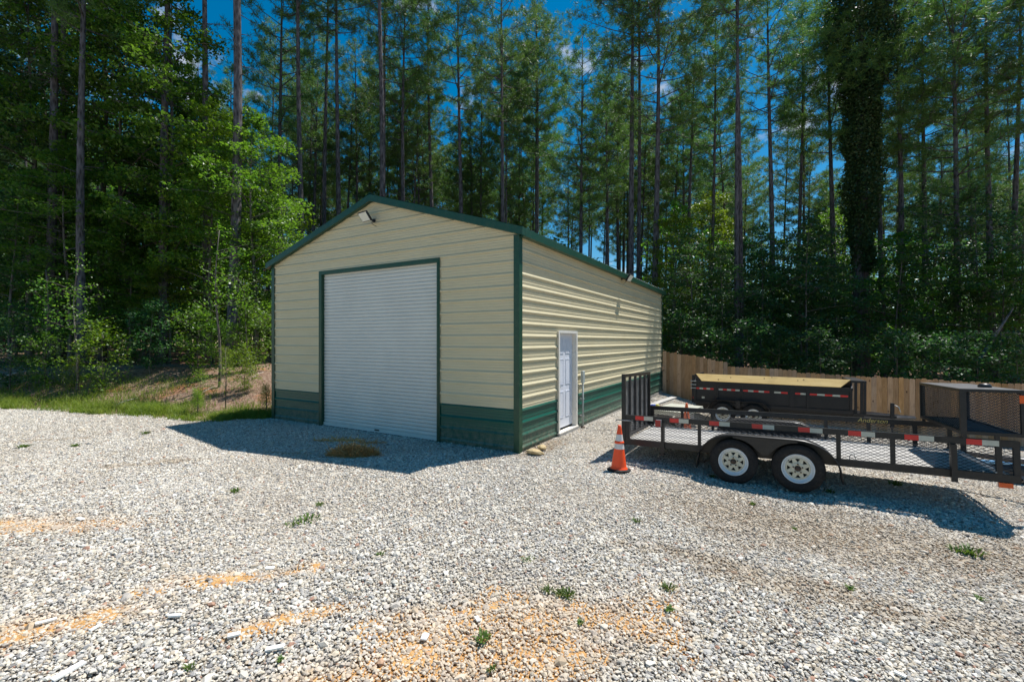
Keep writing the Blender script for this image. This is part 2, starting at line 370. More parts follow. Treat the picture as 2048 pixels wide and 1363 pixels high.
# ------------------------------------------------------------------ ground
def axis_pts(parts):
    out = []
    for a, b, st in parts: out += list(np.arange(a, b, st))
    return np.array(out+[parts[-1][1]])
gx = axis_pts([(-400, -60, 40), (-60, -20, 1.2), (-20, -9, .25), (-9, 9, .07), (9, 20, .25), (20, 60, 1.2), (60, 400.1, 40)])
gy = axis_pts([(-60, -4, 4), (-4, 2.3, .5), (2.3, 9, .07), (9, 20, .16), (20, 60, 1.0), (60, 120, 4), (120, 700.1, 40)])
GX, GY = np.meshgrid(gx, gy)
GZ = ground_z(GX, GY, True)
nx, ny = len(gx), len(gy)
idx = np.arange(nx*ny).reshape(ny, nx)
Q = np.stack([idx[:-1, :-1], idx[:-1, 1:], idx[1:, 1:], idx[1:, :-1]], -1).reshape(-1, 4)
gme = np_mesh('ground', np.stack([GX, GY, GZ], -1).reshape(-1, 3), Q, ground_mat(), True)
tt, ss = ts(GX, GY)
dd = GY-edge_y(GX)
lit = sstep(dd/.45+.3+(fbm(GX, GY, 2.2, 3)-.5)*1.6)*(tt < -7.2)
back = sstep((ss-19.2+np.clip(tt, -99, 0)*.0)/1.0)*(tt > 0); back = np.where((tt <= 0) & (ss > 12.4), 1, back)
far = sstep((np.abs(GX)-19)/6+(fbm(GX, GY, .5, 3)-.5))
right = sstep((tt-10.5)/1.5+(fbm(GX, GY, .8, 3)-.5)*2)
lit = np.maximum.reduce([lit, back, np.where(GY > 13, far, 0), right*.9])
for nm, arr in (('litter', lit), ('clay', clay_mask(GX, GY))):
    a = gme.attributes.new(nm, 'FLOAT', 'POINT'); a.data.foreach_set('value', arr.astype(np.float32).ravel())
ground = link('ground', gme); tag(ground, kind='structure')

# ------------------------------------------------------------------ gravel: tiles of stones, laid over the yard
PH = (1+5**.5)/2
ICO = np.array([(-1, PH, 0), (1, PH, 0), (-1, -PH, 0), (1, -PH, 0), (0, -1, PH), (0, 1, PH), (0, -1, -PH), (0, 1, -PH), (PH, 0, -1), (PH, 0, 1), (-PH, 0, -1), (-PH, 0, 1)])/math.sqrt(1+PH*PH)
ICOF = np.array([(0,11,5),(0,5,1),(0,1,7),(0,7,10),(0,10,11),(1,5,9),(5,11,4),(11,10,2),(10,7,6),(7,1,8),(3,9,4),(3,4,2),(3,2,6),(3,6,8),(3,8,9),(4,9,5),(2,4,11),(6,2,10),(8,6,7),(9,8,1)])
OCT = np.array([(1,0,0),(-1,0,0),(0,1,0),(0,-1,0),(0,0,1),(0,0,-1)], float)
OCTF = np.array([(4,0,2),(4,2,1),(4,1,3),(4,3,0),(5,2,0),(5,1,2),(5,3,1),(5,0,3)])
def rocks(px, py, pz, size, base=ICO, bf=ICOF, rag=.28):
    n = len(px); k = len(base)
    V = base[None]*(1+(rng.random((n, k, 1))-.5)*2*rag)
    V = V*np.stack([rng.uniform(.75, 1.35, n), rng.uniform(.6, 1.0, n), rng.uniform(.45, .8, n)], -1)[:, None]
    a = rng.uniform(-.5, .5, n); ca, sa = np.cos(a)[:, None], np.sin(a)[:, None]
    V = np.stack([V[..., 0], V[..., 1]*ca-V[..., 2]*sa, V[..., 1]*sa+V[..., 2]*ca], -1)
    q = rng.uniform(0, 6.283, n); c, s = np.cos(q)[:, None], np.sin(q)[:, None]
    V = np.stack([V[..., 0]*c-V[..., 1]*s, V[..., 0]*s+V[..., 1]*c, V[..., 2]], -1)
    V = V*size[:, None, None]+np.stack([px, py, pz], -1)[:, None]
    F = bf[None]+(np.arange(n)*k)[:, None, None]
    return V.reshape(-1, 3), F.reshape(-1, 3)
tiles = bpy.data.collections.new('gravel_tiles')
NT_NEAR, NT_FAR = 6, 4
for i in range(NT_NEAR+NT_FAR):
    near = i < NT_NEAR
    g = 45 if near else 38
    ix, iy = np.meshgrid(np.arange(g), np.arange(g)); n = g*g
    px = (ix.ravel()+rng.random(n))/g*1.06-.53; py = (iy.ravel()+rng.random(n))/g*1.06-.53
    size = .0122*np.exp(rng.normal(0, .34, n)); pz = rng.uniform(-.004, .008, n)
    big = rng.random(n) < .012; size[big] *= 1.9
    if near:   # small chips between the stones
        m_ = 500; px = np.r_[px, rng.uniform(-.53, .53, m_)]; py = np.r_[py, rng.uniform(-.53, .53, m_)]; size = np.r_[size, rng.uniform(.005, .010, m_)]; pz = np.r_[pz, rng.uniform(0, .006, m_)]
    V, F = rocks(px, py, pz, size*(1 if near else 1.12), *((ICO, ICOF, .32) if near else (OCT, OCTF, .35)))
    o = bpy.data.objects.new('gravel_tile_%02d' % i, np_mesh('gravel_tile', V, None, M['stone'], False, F)); tiles.objects.link(o)
P = []; RT = []; ID = []
GA = .31
for ca_ in np.arange(-30, 30, 1.0):
    for cb_ in np.arange(-14, 30, 1.0):
        cx = ca_*math.cos(GA)-cb_*math.sin(GA); cy = ca_*math.sin(GA)+cb_*math.cos(GA)
        if not (-20 < cx < 14.6 and .5 < cy < 21): continue
        t, s = ts(cx, cy)
        if -6.8 < t < -.7 and .7 < s < 12.2: continue
        if t <= 0 and (cy > edge_y(cx)+.15 or s > 12): continue
        if t > 0 and (s > 18.6 or t > 12.0): continue
        if abs(cx) > 1.35*cy+2.5: continue
        P.append((cx, cy, gz(cx, cy)+.006))
        e = .5; zx = (gz(cx+e, cy)-gz(cx-e, cy)); zy = (gz(cx, cy+e)-gz(cx, cy-e))
        nrm = Vector((-zx, -zy, 1)).normalized()
        q = Vector((0, 0, 1)).rotation_difference(nrm) @ Euler((0, 0, random.randrange(4)*math.pi/2+GA)).to_quaternion()
        RT.append(tuple(q.to_euler())); ID.append(random.randrange(NT_NEAR) if cy < 8 else NT_NEAR+random.randrange(NT_FAR))
pm = bpy.data.meshes.new('gravel'); pm.from_pydata(P, [], [])
a = pm.attributes.new('rot', 'FLOAT_VECTOR', 'POINT'); a.data.foreach_set('vector', np.array(RT, np.float32).ravel())
a = pm.attributes.new('pick', 'INT', 'POINT'); a.data.foreach_set('value', np.array(ID, np.int32))
gravel = link('gravel', pm); tag(gravel, 'grey and tan crushed stone covering the yard in front of the shed', 'gravel', kind='stuff')
ng = bpy.data.node_groups.new('lay_gravel', 'GeometryNodeTree')
ng.interface.new_socket('Geometry', in_out='INPUT', socket_type='NodeSocketGeometry'); ng.interface.new_socket('Geometry', in_out='OUTPUT', socket_type='NodeSocketGeometry')
gi = ng.nodes.new('NodeGroupInput'); go = ng.nodes.new('NodeGroupOutput'); ip = ng.nodes.new('GeometryNodeInstanceOnPoints'); ci = ng.nodes.new('GeometryNodeCollectionInfo')
ci.inputs['Collection'].default_value = tiles; ci.inputs['Separate Children'].default_value = True; ci.inputs['Reset Children'].default_value = True
na = ng.nodes.new('GeometryNodeInputNamedAttribute'); na.data_type = 'FLOAT_VECTOR'; na.inputs['Name'].default_value = 'rot'
nb = ng.nodes.new('GeometryNodeInputNamedAttribute'); nb.data_type = 'INT'; nb.inputs['Name'].default_value = 'pick'
ip.inputs['Pick Instance'].default_value = True
K = ng.links.new
K(gi.outputs[0], ip.inputs['Points']); K(ci.outputs[0], ip.inputs['Instance']); K(na.outputs['Attribute'], ip.inputs['Rotation']); K(nb.outputs['Attribute'], ip.inputs['Instance Index'])
K(ip.outputs[0], go.inputs[0])
md = gravel.modifiers.new('lay_gravel', 'NODES'); md.node_group = ng

# ------------------------------------------------------------------ steel shed (local x along the front, y to the back, origin = near corner)
SH = -R(30)
shed = empty('metal_shed', (CX0[0], CX0[1], 0), SH, 'large beige steel shed with green wainscot and trim, roll-up door in its gable', 'shed')
W, LN, EV, PK, WA, PIT = 7.40, 12.10, 4.07, 5.22, .80, .2286
SL = (PK-EV)/(W/2)
def prof(z0, z1):
    """(z, outward offset) of horizontally laid ribbed steel between two heights; one major rib every 9 inches"""
    pts = [(z0, 0)]
    k0 = math.floor((z0-.06)/PIT)-1
    for k in range(k0, k0+int((z1-z0)/PIT)+4):
        b = .06+k*PIT
        for z, o in ((0, 0), (.006, .021), (.030, .023), (.062, 0), (.098, 0), (.104, .004), (.112, .004), (.118, 0), (.150, 0), (.156, .004), (.164, .004), (.170, 0), (.192, 0), (.197, .003), (.204, .003), (.209, 0)):
            if z0+.002 < b+z < z1-.002: pts.append((b+z, o))
    pts.append((z1, 0)); return pts
def sheet(z0, z1, x0f, x1f, place):
    m = MB(); pr = prof(z0, z1); vs = []
    for z, o in pr: vs += [place(x0f(z), z, o), place(x1f(z), z, o)]
    n = len(pr)
    m.add(vs, [(2*i, 2*i+1, 2*i+3, 2*i+2) for i in range(n-1)])
    return m
def gable_z(z): return max(0.0, (z-EV)/SL)
DX0, DX1, DZ = -5.50, -1.84, 3.70
front = lambda x, z, o: (x, -o-.004, z); frontb = lambda x, z, o: (x, LN+o+.004, z)
rightp = lambda y, z, o: (o+.004, y, z); leftp = lambda y, z, o: (-W-o-.004, y, z)
def siding(z0, z1, xa, xb, place, mat, name, flip=False):
    fa = (lambda z: max(xa, -W+gable_z(z))) if place in (front, frontb) else (lambda z: xa)
    fb = (lambda z: max(min(xb, -gable_z(z)), fa(z))) if place in (front, frontb) else (lambda z: xb)
    return sheet(z0, z1, fa, fb, place).build(name, mat, shed)
zs = [WA]+[WA+.9144*k for k in range(1, 5)]+[PK-.01]
for k in range(len(zs)-1):
    z0, z1 = zs[k], zs[k+1]
    for a, b in ((z0, z1),):
        if b <= DZ:
            siding(a, b, -W, DX0, front, M['beige'], 'siding_panel'); siding(a, b, DX1, 0, front, M['beige'], 'siding_panel')
        elif a < DZ:
            siding(a, DZ, -W, DX0, front, M['beige'], 'siding_panel'); siding(a, DZ, DX1, 0, front, M['beige'], 'siding_panel')
            siding(DZ, b, -W, 0, front, M['beige'], 'siding_panel')
        else: siding(a, b, -W, 0, front, M['beige'], 'siding_panel')
    siding(z0, z1, -W, 0, frontb, M['beige'], 'siding_panel')
siding(.0, WA, -W, DX0, front, M['green'], 'wainscot_panel'); siding(.0, WA, DX1, 0, front, M['green'], 'wainscot_panel')
siding(.0, WA, -W, 0, frontb, M['green'], 'wainscot_panel')
EY0, EY1, EZ0, EZ1 = 1.69, 2.72, .08, 2.26        # walk door frame
for k in range(len(zs)-1):
    z0, z1 = zs[k], min(zs[k+1], EV)
    if z0 >= EV: break
    siding(z0, z1, 0, LN, leftp, M['beige'], 'siding_panel')
    if z1 <= EZ1+.0:
        siding(z0, z1, 0, EY0, rightp, M['beige'], 'siding_panel'); siding(z0, z1, EY1, LN, rightp, M['beige'], 'siding_panel')
    elif z0 < EZ1:
        siding(z0, EZ1, 0, EY0, rightp, M['beige'], 'siding_panel'); siding(z0, EZ1, EY1, LN, rightp, M['beige'], 'siding_panel'); siding(EZ1, z1, 0, LN, rightp, M['beige'], 'siding_panel')
    else: siding(z0, z1, 0, LN, rightp, M['beige'], 'siding_panel')
siding(0, WA, 0, EY0, rightp, M['green'], 'wainscot_panel'); siding(0, WA, EY1, LN, rightp, M['green'], 'wainscot_panel'); siding(0, WA, 0, LN, leftp, M['green'], 'wainscot_panel')
m = MB(); m.box(-W-.03, .03, -.03, DX0*0+.25, -.6, -.005); m.box(-W-.03, .03, .25, LN+.03, -1.2, -.006); m.build('foundation_slab', M['concrete'], shed)
# unseen dark box added inside so that no light leaks through
m = MB(); m.box(-W+.1, -.12, .25, LN-.1, .0, EV-.15); m.build('inner_light_block', M['bplast'], shed)
# roof: ribs run down the slope
OH = .13
def roof_sheet(side, y0, y1):
    m = MB(); pts = []
    y = y0
    while y < y1-1e-6:
        for dy, o in ((0, .022), (.020, .022), (.045, 0), (.1, 0), (.104, .004), (.112, .004), (.116, 0), (.195, 0), (.2286, .022)):
            if y+dy <= y1+1e-6 and (not pts or y+dy > pts[-1][0]+1e-5): pts.append((y+dy, o))
        y += .2286
    n = len(pts); vs = []
    for y, o in pts:
        xr, xe = -W/2, (OH if side > 0 else -W-OH)
        vs += [(xr, y, PK+.055+o), (xe, y, EV+.055-SL*OH+o), (xr, y, PK+.030), (xe, y, EV+.030-SL*OH)]
    fs = []
    for i in range(n-1):
        a, b = 4*i, 4*i+4
        fs += [(a, a+1, b+1, b), (a+2, b+2, b+3, a+3), (a+1, a+3, b+3, b+1), (a, b, b+2, a+2)]
    m.add(vs, fs); return m
ys = [-.10+.9144*k for k in range(14)]; ys[-1] = min(ys[-1], LN+.12)
ys = [y for y in ys if y < LN]+[LN+.12]
for side in (1, -1):
    for a, b in zip(ys[:-1], ys[1:]): roof_sheet(side, a, b).build('roof_panel', M['roof'], shed)
# trims
def rake(y0, y1, s):
    m = MB()
    x = lambda d: (-W/2+s*d)
    top = lambda d: PK+.066-SL*d; D = W/2+OH+.02
    pr = [(x(0), top(0)), (x(D), top(D)), (x(D), top(D)-.145), (x(0), top(0)-.145)]
    m.prism(pr if s > 0 else pr[::-1], y0, y1); return m
for s in (1, -1):
    rake(-.128, -.024, s).build('rake_trim', M['trim'], shed); rake(LN+.024, LN+.128, s).build('rake_trim', M['trim'], shed)
m = MB(); m.prism([(-W/2-.16, PK+.085-SL*.16), (-W/2, PK+.100), (-W/2+.16, PK+.085-SL*.16), (-W/2+.16, PK+.077-SL*.16), (-W/2, PK+.090), (-W/2-.16, PK+.077-SL*.16)], -.13, LN+.13); m.build('ridge_cap', M['trim'], shed)
for x0, x1 in ((.032, OH+.022), (-W-OH-.022, -W-.032)):
    m = MB(); zt = EV+.052-SL*OH; m.box(x1-.012 if x0 > 0 else x0, x1 if x0 > 0 else x0+.012, -.022, LN+.022, zt-.13, zt+.0); m.box(x0, x1, -.0215, LN+.0215, zt-.142, zt-.1305); m.build('eave_trim', M['trim'], shed)
zc = EV-.085
for (xa, xb, ya, yb) in ((-.085, .034, -.034, -.026), (.026, .034, -.0255, .085), (-W-.034, -W+.085, -.034, -.026), (-W-.034, -W-.026, -.0255, .085), (.026, .034, LN-.085, LN+.0255), (-W-.034, -W-.026, LN-.085, LN+.0255)):
    m = MB(); m.box(xa, xb, ya, yb, -.03, zc); m.build('corner_trim', M['trim'], shed)
# roll-up door
door = MB(); door.box(DX0+.002, DX0+.075, -.040, .10, .0, DZ); door.box(DX1-.035, DX1-.002, -.040, .10, .0, DZ); door.box(DX0+.0755, DX1-.0355, -.040, .10, DZ-.055, DZ-.001)
door.box(DX0-.035, DX0+.0015, -.032, -.024, 0, DZ+.035); door.box(DX1-.0015, DX1+.035, -.032, -.024, 0, DZ+.035); door.box(DX0+.002, DX1-.002, -.032, -.024, DZ, DZ+.035)
rd = door.build('roll_up_door', M['trim'], shed)
sl = MB(); pz = .078; pr = [(0, 0), (.008, .010), (.024, .014), (.052, .014), (.064, .010), (.070, .001), (.075, .001)]
vs = []
for z, o in pr: vs += [(DX0+.077, .055-o, z), (DX1-.037, .055-o, z)]
sl.add(vs, [(2*i, 2*i+1, 2*i+3, 2*i+2) for i in range(len(pr)-1)])
slm = sl.mesh('slat', M['slat']); z = .10
while z < DZ-.07:
    o = link('slat', slm, rd); o.location = (0, 0, z); z += pz
m = MB(); m.box(DX0+.077, DX1-.037, .020, .060, .022, .099); m.build('bottom_bar', M['slat'], rd)
m = MB(); m.box(DX0+.077, DX1-.037, .022, .058, .0, .0215); m.build('rubber_seal', M['rubber'], rd)
for x, mt in ((-4.60, M['slat']), (-3.62, M['black']), (-2.60, M['slat'])):
    m = MB(); m.box(x-.07, x+.07, .012, .0195, .055, .085); m.build('door_latch', mt, rd)
# walk door on the long side
ed = MB()
ed.box(-.06, .045, EY0, EY0+.055, EZ0, EZ1); ed.box(-.06, .045, EY1-.055, EY1, EZ0, EZ1); ed.box(-.06, .045, EY0+.0555, EY1-.0555, EZ1-.055, EZ1)
ed.box(.046, .052, EY0-.02, EY0+.045, EZ0, EZ1+.02); ed.box(.046, .052, EY1-.045, EY1+.02, EZ0, EZ1+.02); ed.box(.046, .052, EY0+.0455, EY1-.0455, EZ1-.035, EZ1+.02)
edo = ed.build('entry_door', M['frame_w'], shed)
leaf = MB(); a0, a1, b0, b1 = EY0+.057, EY1-.057, EZ0+.05, EZ1-.057
wd = a1-a0; leaf.box(-.10, -.052, a0, a1, b0, b1)
lo = leaf.build('door_leaf', M['white'], edo)
for (pa, pb) in ((a0+.13, a0+wd/2-.06), (a0+wd/2+.06, a1-.13)):
    for (qa, qb) in ((b0+.22, b0+.80), (b0+.95, b0+1.52), (b0+1.64, b1-.13)):
        m = MB()
        for (u0, u1, v0, v1) in ((pa, pb, qa, qa+.018), (pa, pb, qb-.018, qb), (pa, pa+.018, qa+.0181, qb-.0181), (pb-.018, pb, qa+.0181, qb-.0181)): m.box(-.0515, -.043, u0, u1, v0, v1)
        m.box(-.0515, -.047, pa+.035, pb-.035, qa+.035, qb-.035)
        m.build('door_panel', M['white'], edo)
m = MB(); m.lathe([(0, .0), (.030, .0), (.030, .008), (.012, .014), (.012, .04), (.026, .052), (.026, .068), (0, .076)], (-.052, a0+.07, b0+.92), 'x', 14); m.build('door_knob', M['metal'], edo)
m = MB(); m.box(-.06, .075, EY0-.03, EY1+.03, EZ0-.025, EZ0-.001)
for k in range(13): m.box(.0755, .082, EY0+.0+k*.082, EY0+.04+k*.082, EZ0-.03, EZ0-.003)
m.build('door_sill', M['frame_w'], edo)
m = MB(); m.box(.032, .072, EY0-.03, EY1+.03, -.10, EZ0-.028); m.build('sill_board', M['deck'], edo)

# electrical riser beside the door
rz_ = empty('conduit_riser', (CX0[0]+NX[0]*2.95+DX[0]*.10, CX0[1]+NX[1]*2.95+DX[1]*.10, -.1), SH, 'grey electrical riser pipe with flat box at top, just right of the white door', 'conduit')
m = MB(); m.tube([(0, 0, .0), (0, 0, 1.2)], .022, 10); m.build('pipe', M['grey'], rz_)
m = MB(); m.bbox(-.03, .03, -.055, .055, 1.15, 1.44, .012); m.build('junction_box', M['grey'], rz_)
for z in (.35, .75, 1.08):
    m = MB(); m.box(-.068, -.020, -.04, -.015, z, z+.02); m.box(-.068, .026, -.045, .045, z+.021, z+.035); m.build('clip', M['metal'], rz_)
m = MB(); m.lathe([(0, 0), (.06, 0), (.055, .03), (.03, .05), (0, .05)], (.0, .0, .08), 'z', 12); m.build('base_flange', M['hub'], rz_)

def floodlight(loc, rz, face, label):
    """local -y points away from the wall; the lamp head turns by `face`"""
    r = empty('flood_light', loc, rz, label, 'flood light', 'flood lights on the shed')
    m = MB(); m.bbox(-.035, .035, -.022, .0, -.035, .035, .01); m.tube([(0, -.02, 0), (0, -.09, 0), (0, -.13, .01)], .010, 8); m.build('mount', M['bplast'], r)
    Mx = Matrix.Translation((face[0], face[1], face[2])) @ Euler((face[3], face[4], face[5])).to_matrix().to_4x4()
    m = MB(); m.box(-.15, .15, -.11, .11, -.022, .022, Mx); m.box(-.09, .09, -.05, .05, .0225, .045, Mx)
    for k in range(9): m.box(-.13+k*.032, -.125+k*.032, -.1, .1, .0225, .035, Mx)
    m.build('housing', M['bplast'], r)
    m = MB(); m.box(-.135, .135, -.095, .095, -.028, -.0225, Mx); m.build('lens', M['led'], r)
    m = MB(); m.box(-.165, -.152, -.012, .1, -.012, .012, Mx); m.box(.152, .165, -.012, .1, -.012, .012, Mx); m.build('bracket', M['bplast'], r)
    m = MB(); m.tube([(.03, -.10, -.02), (.05, -.11, -.10), (.09, -.06, -.14), (.11, -.03, -.15)], .005, 6); m.build('cable', M['bplast'], r)
    return r
def shed_pt(x, y, z): return (CX0[0]+DX[0]*x+NX[0]*y, CX0[1]+DX[1]*x+NX[1]*y, z)
fl1 = floodlight(shed_pt(-3.66, -.024, 4.72), SH, (-.05, -.22, .05, R(-52), 0, R(-8)), 'black flood light with pale square lens under the gable peak')
fl2 = floodlight(shed_pt(.024, 6.35, 3.93), SH+R(90), (.10, -.22, .02, R(-58), 0, R(-5)), 'black flood light under the eave of the long sunlit side wall')
# ------------------------------------------------------------------ wooden picket fence
fx, fy = CX0[0]+NX[0]*12.16+.04, CX0[1]+NX[1]*12.16
fence = empty('wooden_fence', (fx, fy, 0), SH, 'long cedar privacy fence stepping down the slope behind the trailers', 'fence')
def picket_mesh(h):
    m = MB(); w = .139; c = .028
    m.prism([(0, 0), (w, 0), (w, h-c), (w-c, h), (c, h), (0, h-c)], -.016, 0)
    return m.mesh('picket', M['fence'])
pks = [picket_mesh(h) for h in (1.86, 1.845, 1.875)]
def ftop(t):
    for a, b, za, zb in ((-1, 1.33, 1.765, 1.44), (1.33, 2.41, 1.44, 1.205), (2.41, 4.73, 1.085, .985), (4.73, 6.31, .915, .865), (6.31, 8.7, .845, .812), (8.7, 11.1, .800, .745), (11.1, 13.5, .715, .66), (13.5, 16, .63, .58)):
        if a <= t < b: return za+(t-a)/(b-a)*(zb-za)
    return .5
t = .0; k = 0
while t < 15.4:
    o = link('picket', pks[random.randrange(3)], fence)
    o.location = (t, random.uniform(-.002, .002), ftop(t+.07)-1.86+random.uniform(-.006, .006)); o.rotation_euler = (0, random.uniform(-.004, .004), 0)
    t += .1425
for a, b in ((0, 2.4), (2.42, 4.72), (4.74, 6.30), (6.32, 8.69), (8.71, 11.09), (11.11, 13.49), (13.51, 15.4)):
    za, zb = ftop(a+.01), ftop(b-.01)
    for dz in (.25, .95, 1.6):
        m = MB(); vs = [(a, .001, za-dz-.09), (b, .001, zb-dz-.09), (b, .001, zb-dz), (a, .001, za-dz), (a, .039, za-dz-.09), (b, .039, zb-dz-.09), (b, .039, zb-dz), (a, .039, za-dz)]
        m.add(vs, [(0, 1, 2, 3), (7, 6, 5, 4), (0, 4, 5, 1), (3, 2, 6, 7), (0, 3, 7, 4), (1, 5, 6, 2)]); m.build('fence_rail', M['rail'], fence)
    m = MB(); m.box(a-.0, a+.09, .040, .13, za-2.3, za-.08); m.build('fence_post', M['rail'], fence)

# ------------------------------------------------------------------ expanded steel mesh
def expanded(L_, Hh, mat, name, parent, place, cw=.086, ch=.043, t=.0065, skew=0.0, wv=.0035):
    """diamond strands over a L_ x Hh rectangle; place(u, v, n) -> local point"""
    vs = []; fs = []
    nu, nv = int(math.ceil(L_/cw)), int(math.ceil(Hh/ch))
    def strip(u0, v0, u1, v1):
        # clip to the rectangle
        if u1 < u0: u0, v0, u1, v1 = u1, v1, u0, v0
        for lim in (0,):
            if u0 < 0 or u1 <= 0: return
        if u0 >= L_: return
        if u1 > L_: v1 = v0+(v1-v0)*(L_-u0)/(u1-u0); u1 = L_
        if min(v0, v1) < -1e-6 or max(v0, v1) > Hh+1e-6:
            if v1 != v0:
                for lo_, hi_ in ((0, Hh),):
                    ta = (lo_-v0)/(v1-v0); tb = (hi_-v0)/(v1-v0)
                    t0, t1 = max(0, min(ta, tb)), min(1, max(ta, tb))
                    if t1 <= t0+1e-4: return
                    u0, v0, u1, v1 = u0+(u1-u0)*t0, v0+(v1-v0)*t0, u0+(u1-u0)*t1, v0+(v1-v0)*t1
        b = len(vs)
        vs.extend([place(u0, v0-t/2, -wv), place(u1, v1-t/2, -wv), place(u1, v1+t/2, wv), place(u0, v0+t/2, wv)])
        vs.extend([place(u0, v0, wv+.002), place(u1, v1, wv+.002)])
        fs.extend([(b, b+1, b+2, b+3), (b, b+4, b+5, b+1)])
    for j in range(nv+1):
        for i in range(nu+1):
            u, v = i*cw, j*ch
            strip(u, v, u+cw/2, v+ch/2); strip(u+cw/2, v+ch/2, u+cw, v); strip(u, v, u+cw/2, v-ch/2) if j else None; strip(u+cw/2, v-ch/2, u+cw, v) if j else None
    # strands of neighbouring rows coincide at the bonds only
    me = bpy.data.meshes.new(name); me.from_pydata([tuple(v) for v in vs], [], fs); me.materials.append(mat)
    return link(name, me, parent)

def wheel(parent, cx, cy, cz, out=-1, label=None):
    """trailer wheel, axle along local y; outer face towards out*y"""
    r = empty('wheel'); r.parent = parent; r.location = (cx, cy, cz)
    if out > 0: r.rotation_euler = (0, 0, math.pi)
    Rr, w = .345, .205
    pr = [(.208, -.085), (.225, -.098), (.262, -.104), (.300, -.100), (.325, -.088), (.338, -.074)]
    tr = []
    for y0 in (-.070, -.036, -.002, .032):
        tr += [(.345, y0), (.345, y0+.026), (.336, y0+.028), (.336, y0+.032)]
    pr2 = [(.345, .066), (.338, .074), (.325, .088), (.300, .100), (.262, .104), (.225, .098), (.208, .085), (.200, .06), (.200, -.06)]
    m = MB(); m.lathe(pr+tr+pr2, (0, 0, 0), 'y', 56, True, True); m.build('tyre', M['rubber'], r)
    rm = MB()
    rm.lathe([(.213, -.092), (.206, -.098), (.199, -.092), (.192, -.070), (.180, -.052), (.163, -.047)], (0, 0, 0), 'y', 48); lip = rm.build('rim_lip', M['rimlip'], r)
    d = MB(); K8 = 8
    d.lathe([(.1625, -.047), (.158, -.053), (.140, -.056)], (0, 0, 0), 'y', 48)
    ro, ri = .144, .083
    vs = []; fs = []
    for k in range(K8):
        a = 2*math.pi*k/K8+math.pi/2; hw = .30
        vs += [(ri*math.cos(a), -.060, ri*math.sin(a)), (ro*math.cos(a-hw*.85), -.056, ro*math.sin(a-hw*.85)), (ro*math.cos(a+hw*.85), -.056, ro*math.sin(a+hw*.85)),
               ((ri+.012)*math.cos(a+.02), -.040, (ri+.012)*math.sin(a)), ((ro-.004)*math.cos(a-hw*.8), -.036, (ro-.004)*math.sin(a-hw*.8)), ((ro-.004)*math.cos(a+hw*.8), -.036, (ro-.004)*math.sin(a+hw*.8))]
    for k in range(K8):
        n_ = (k+1) % K8; b, c = 6*k, 6*n_
        mid = len(vs); am = 2*math.pi*(k+.5)/K8+math.pi/2; vs.append((ro*math.cos(am), -.056, ro*math.sin(am)))
        fs += [(b, c, c+1, mid, b+2)]
        fs += [(b, b+3, b+4, b+1), (b+1, b+4, b+5, b+2), (b+2, b+5, b+3, b)]
    d.add(vs, fs)
    d.lathe([(.0885, -.060), (.080, -.068), (.060, -.070), (.043, -.070), (.040, -.060)], (0, 0, 0), 'y', 32)
    d.build('rim_disc', M['rim'], r)
    hb = MB(); hb.lathe([(0, -.098), (.024, -.098), (.034, -.088), (.036, -.055), (.041, -.04), (.041, 0)], (0, 0, 0), 'y', 20); pass
    for k in range(5):
        a = 2*math.pi*k/5+math.pi/2; hb.lathe([(0, -.092), (.0095, -.092), (.0115, -.070), (.0115, -.066)], (.062*math.cos(a), 0, .062*math.sin(a)), 'y', 6, False)
    hb.build('hub', M['hub'], r)
    dr = MB(); dr.lathe([(.04, -.004), (.168, -.004), (.168, .03)], (0, 0, 0), 'y', 24); dr.build('brake_drum', M['bplast'], r)
    m = MB(); m.tube([(.16*math.cos(2.4), -.055, .16*math.sin(2.4)), (.15*math.cos(2.4), -.10, .15*math.sin(2.4))], .005, 6); m.build('valve', M['bplast'], r)
    return r

# ------------------------------------------------------------------ utility trailer
ORG = (3.58, 7.32)
tr = empty('utility_trailer', (ORG[0], ORG[1], -.195), 0, 'black tandem-axle utility trailer with mesh sides, raised ramp and mesh basket', 'trailer')
tr.rotation_euler = Euler((R(-2.1), R(-.75), SH), 'XYZ')
X0, X1, WD = -1.77, 3.25, 1.95
FB, FT, RT_ = .405, .505, .935
fr = MB()
for y in (0, WD-.06):
    fr.bbox(X0, X1, y, y+.06, FB, FT, .006)
for x in [X0, -1.15, -.55, .43, 1.35, 1.97, 2.59, X1-.06]:
    fr.box(x, x+.05, .061, WD-.061, FB+.01, FT-.035)
fr.build('frame', M['black'], tr)
# deck planks
pw = (WD-.13)/10
for k in range(10):
    m = MB(); m.bbox(X0+.055, X1-.075, 0, pw-.006, 0, .032, .004)
    o = m.build('deck_plank', M['deck'], tr); o.location = (0, .065+k*pw, FT-.033+random.uniform(-.002, .002))
posts = [(X0, .075), (-1.14, .05), (-.55, .05), (1.35, .055), (1.97, .055), (2.59, .06), (3.03, .055), (X1-.06, .06)]
for side, y in ((0, 0.004), (1, WD-.054)):
    for x, w in posts:
        m = MB(); m.box(x, x+w, y, y+.048, FT+.001 if side or w != .05 else FT+.001, RT_-.086); m.build('stake_post', M['black'], tr)
    m = MB(); m.bbox(X0, X1, y-.003, y+.052, RT_-.085, RT_, .005); m.build('top_rail', M['black'], tr)
    xs_ = [p[0] for p in posts]
    for a, b in zip(range(len(posts)-1), range(1, len(posts))):
        xa, xb = posts[a][0]+posts[a][1]+.001, posts[b][0]-.001
        if xa < 0 < xb:   # wheel well
            pass
        yy = y+.030
        expanded(xb-xa, RT_-.087-FT-.004, M['mesh'], 'mesh_panel', tr, lambda u, v, n_, xa=xa, yy=yy: (xa+u, yy+n_, FT+.003+v))
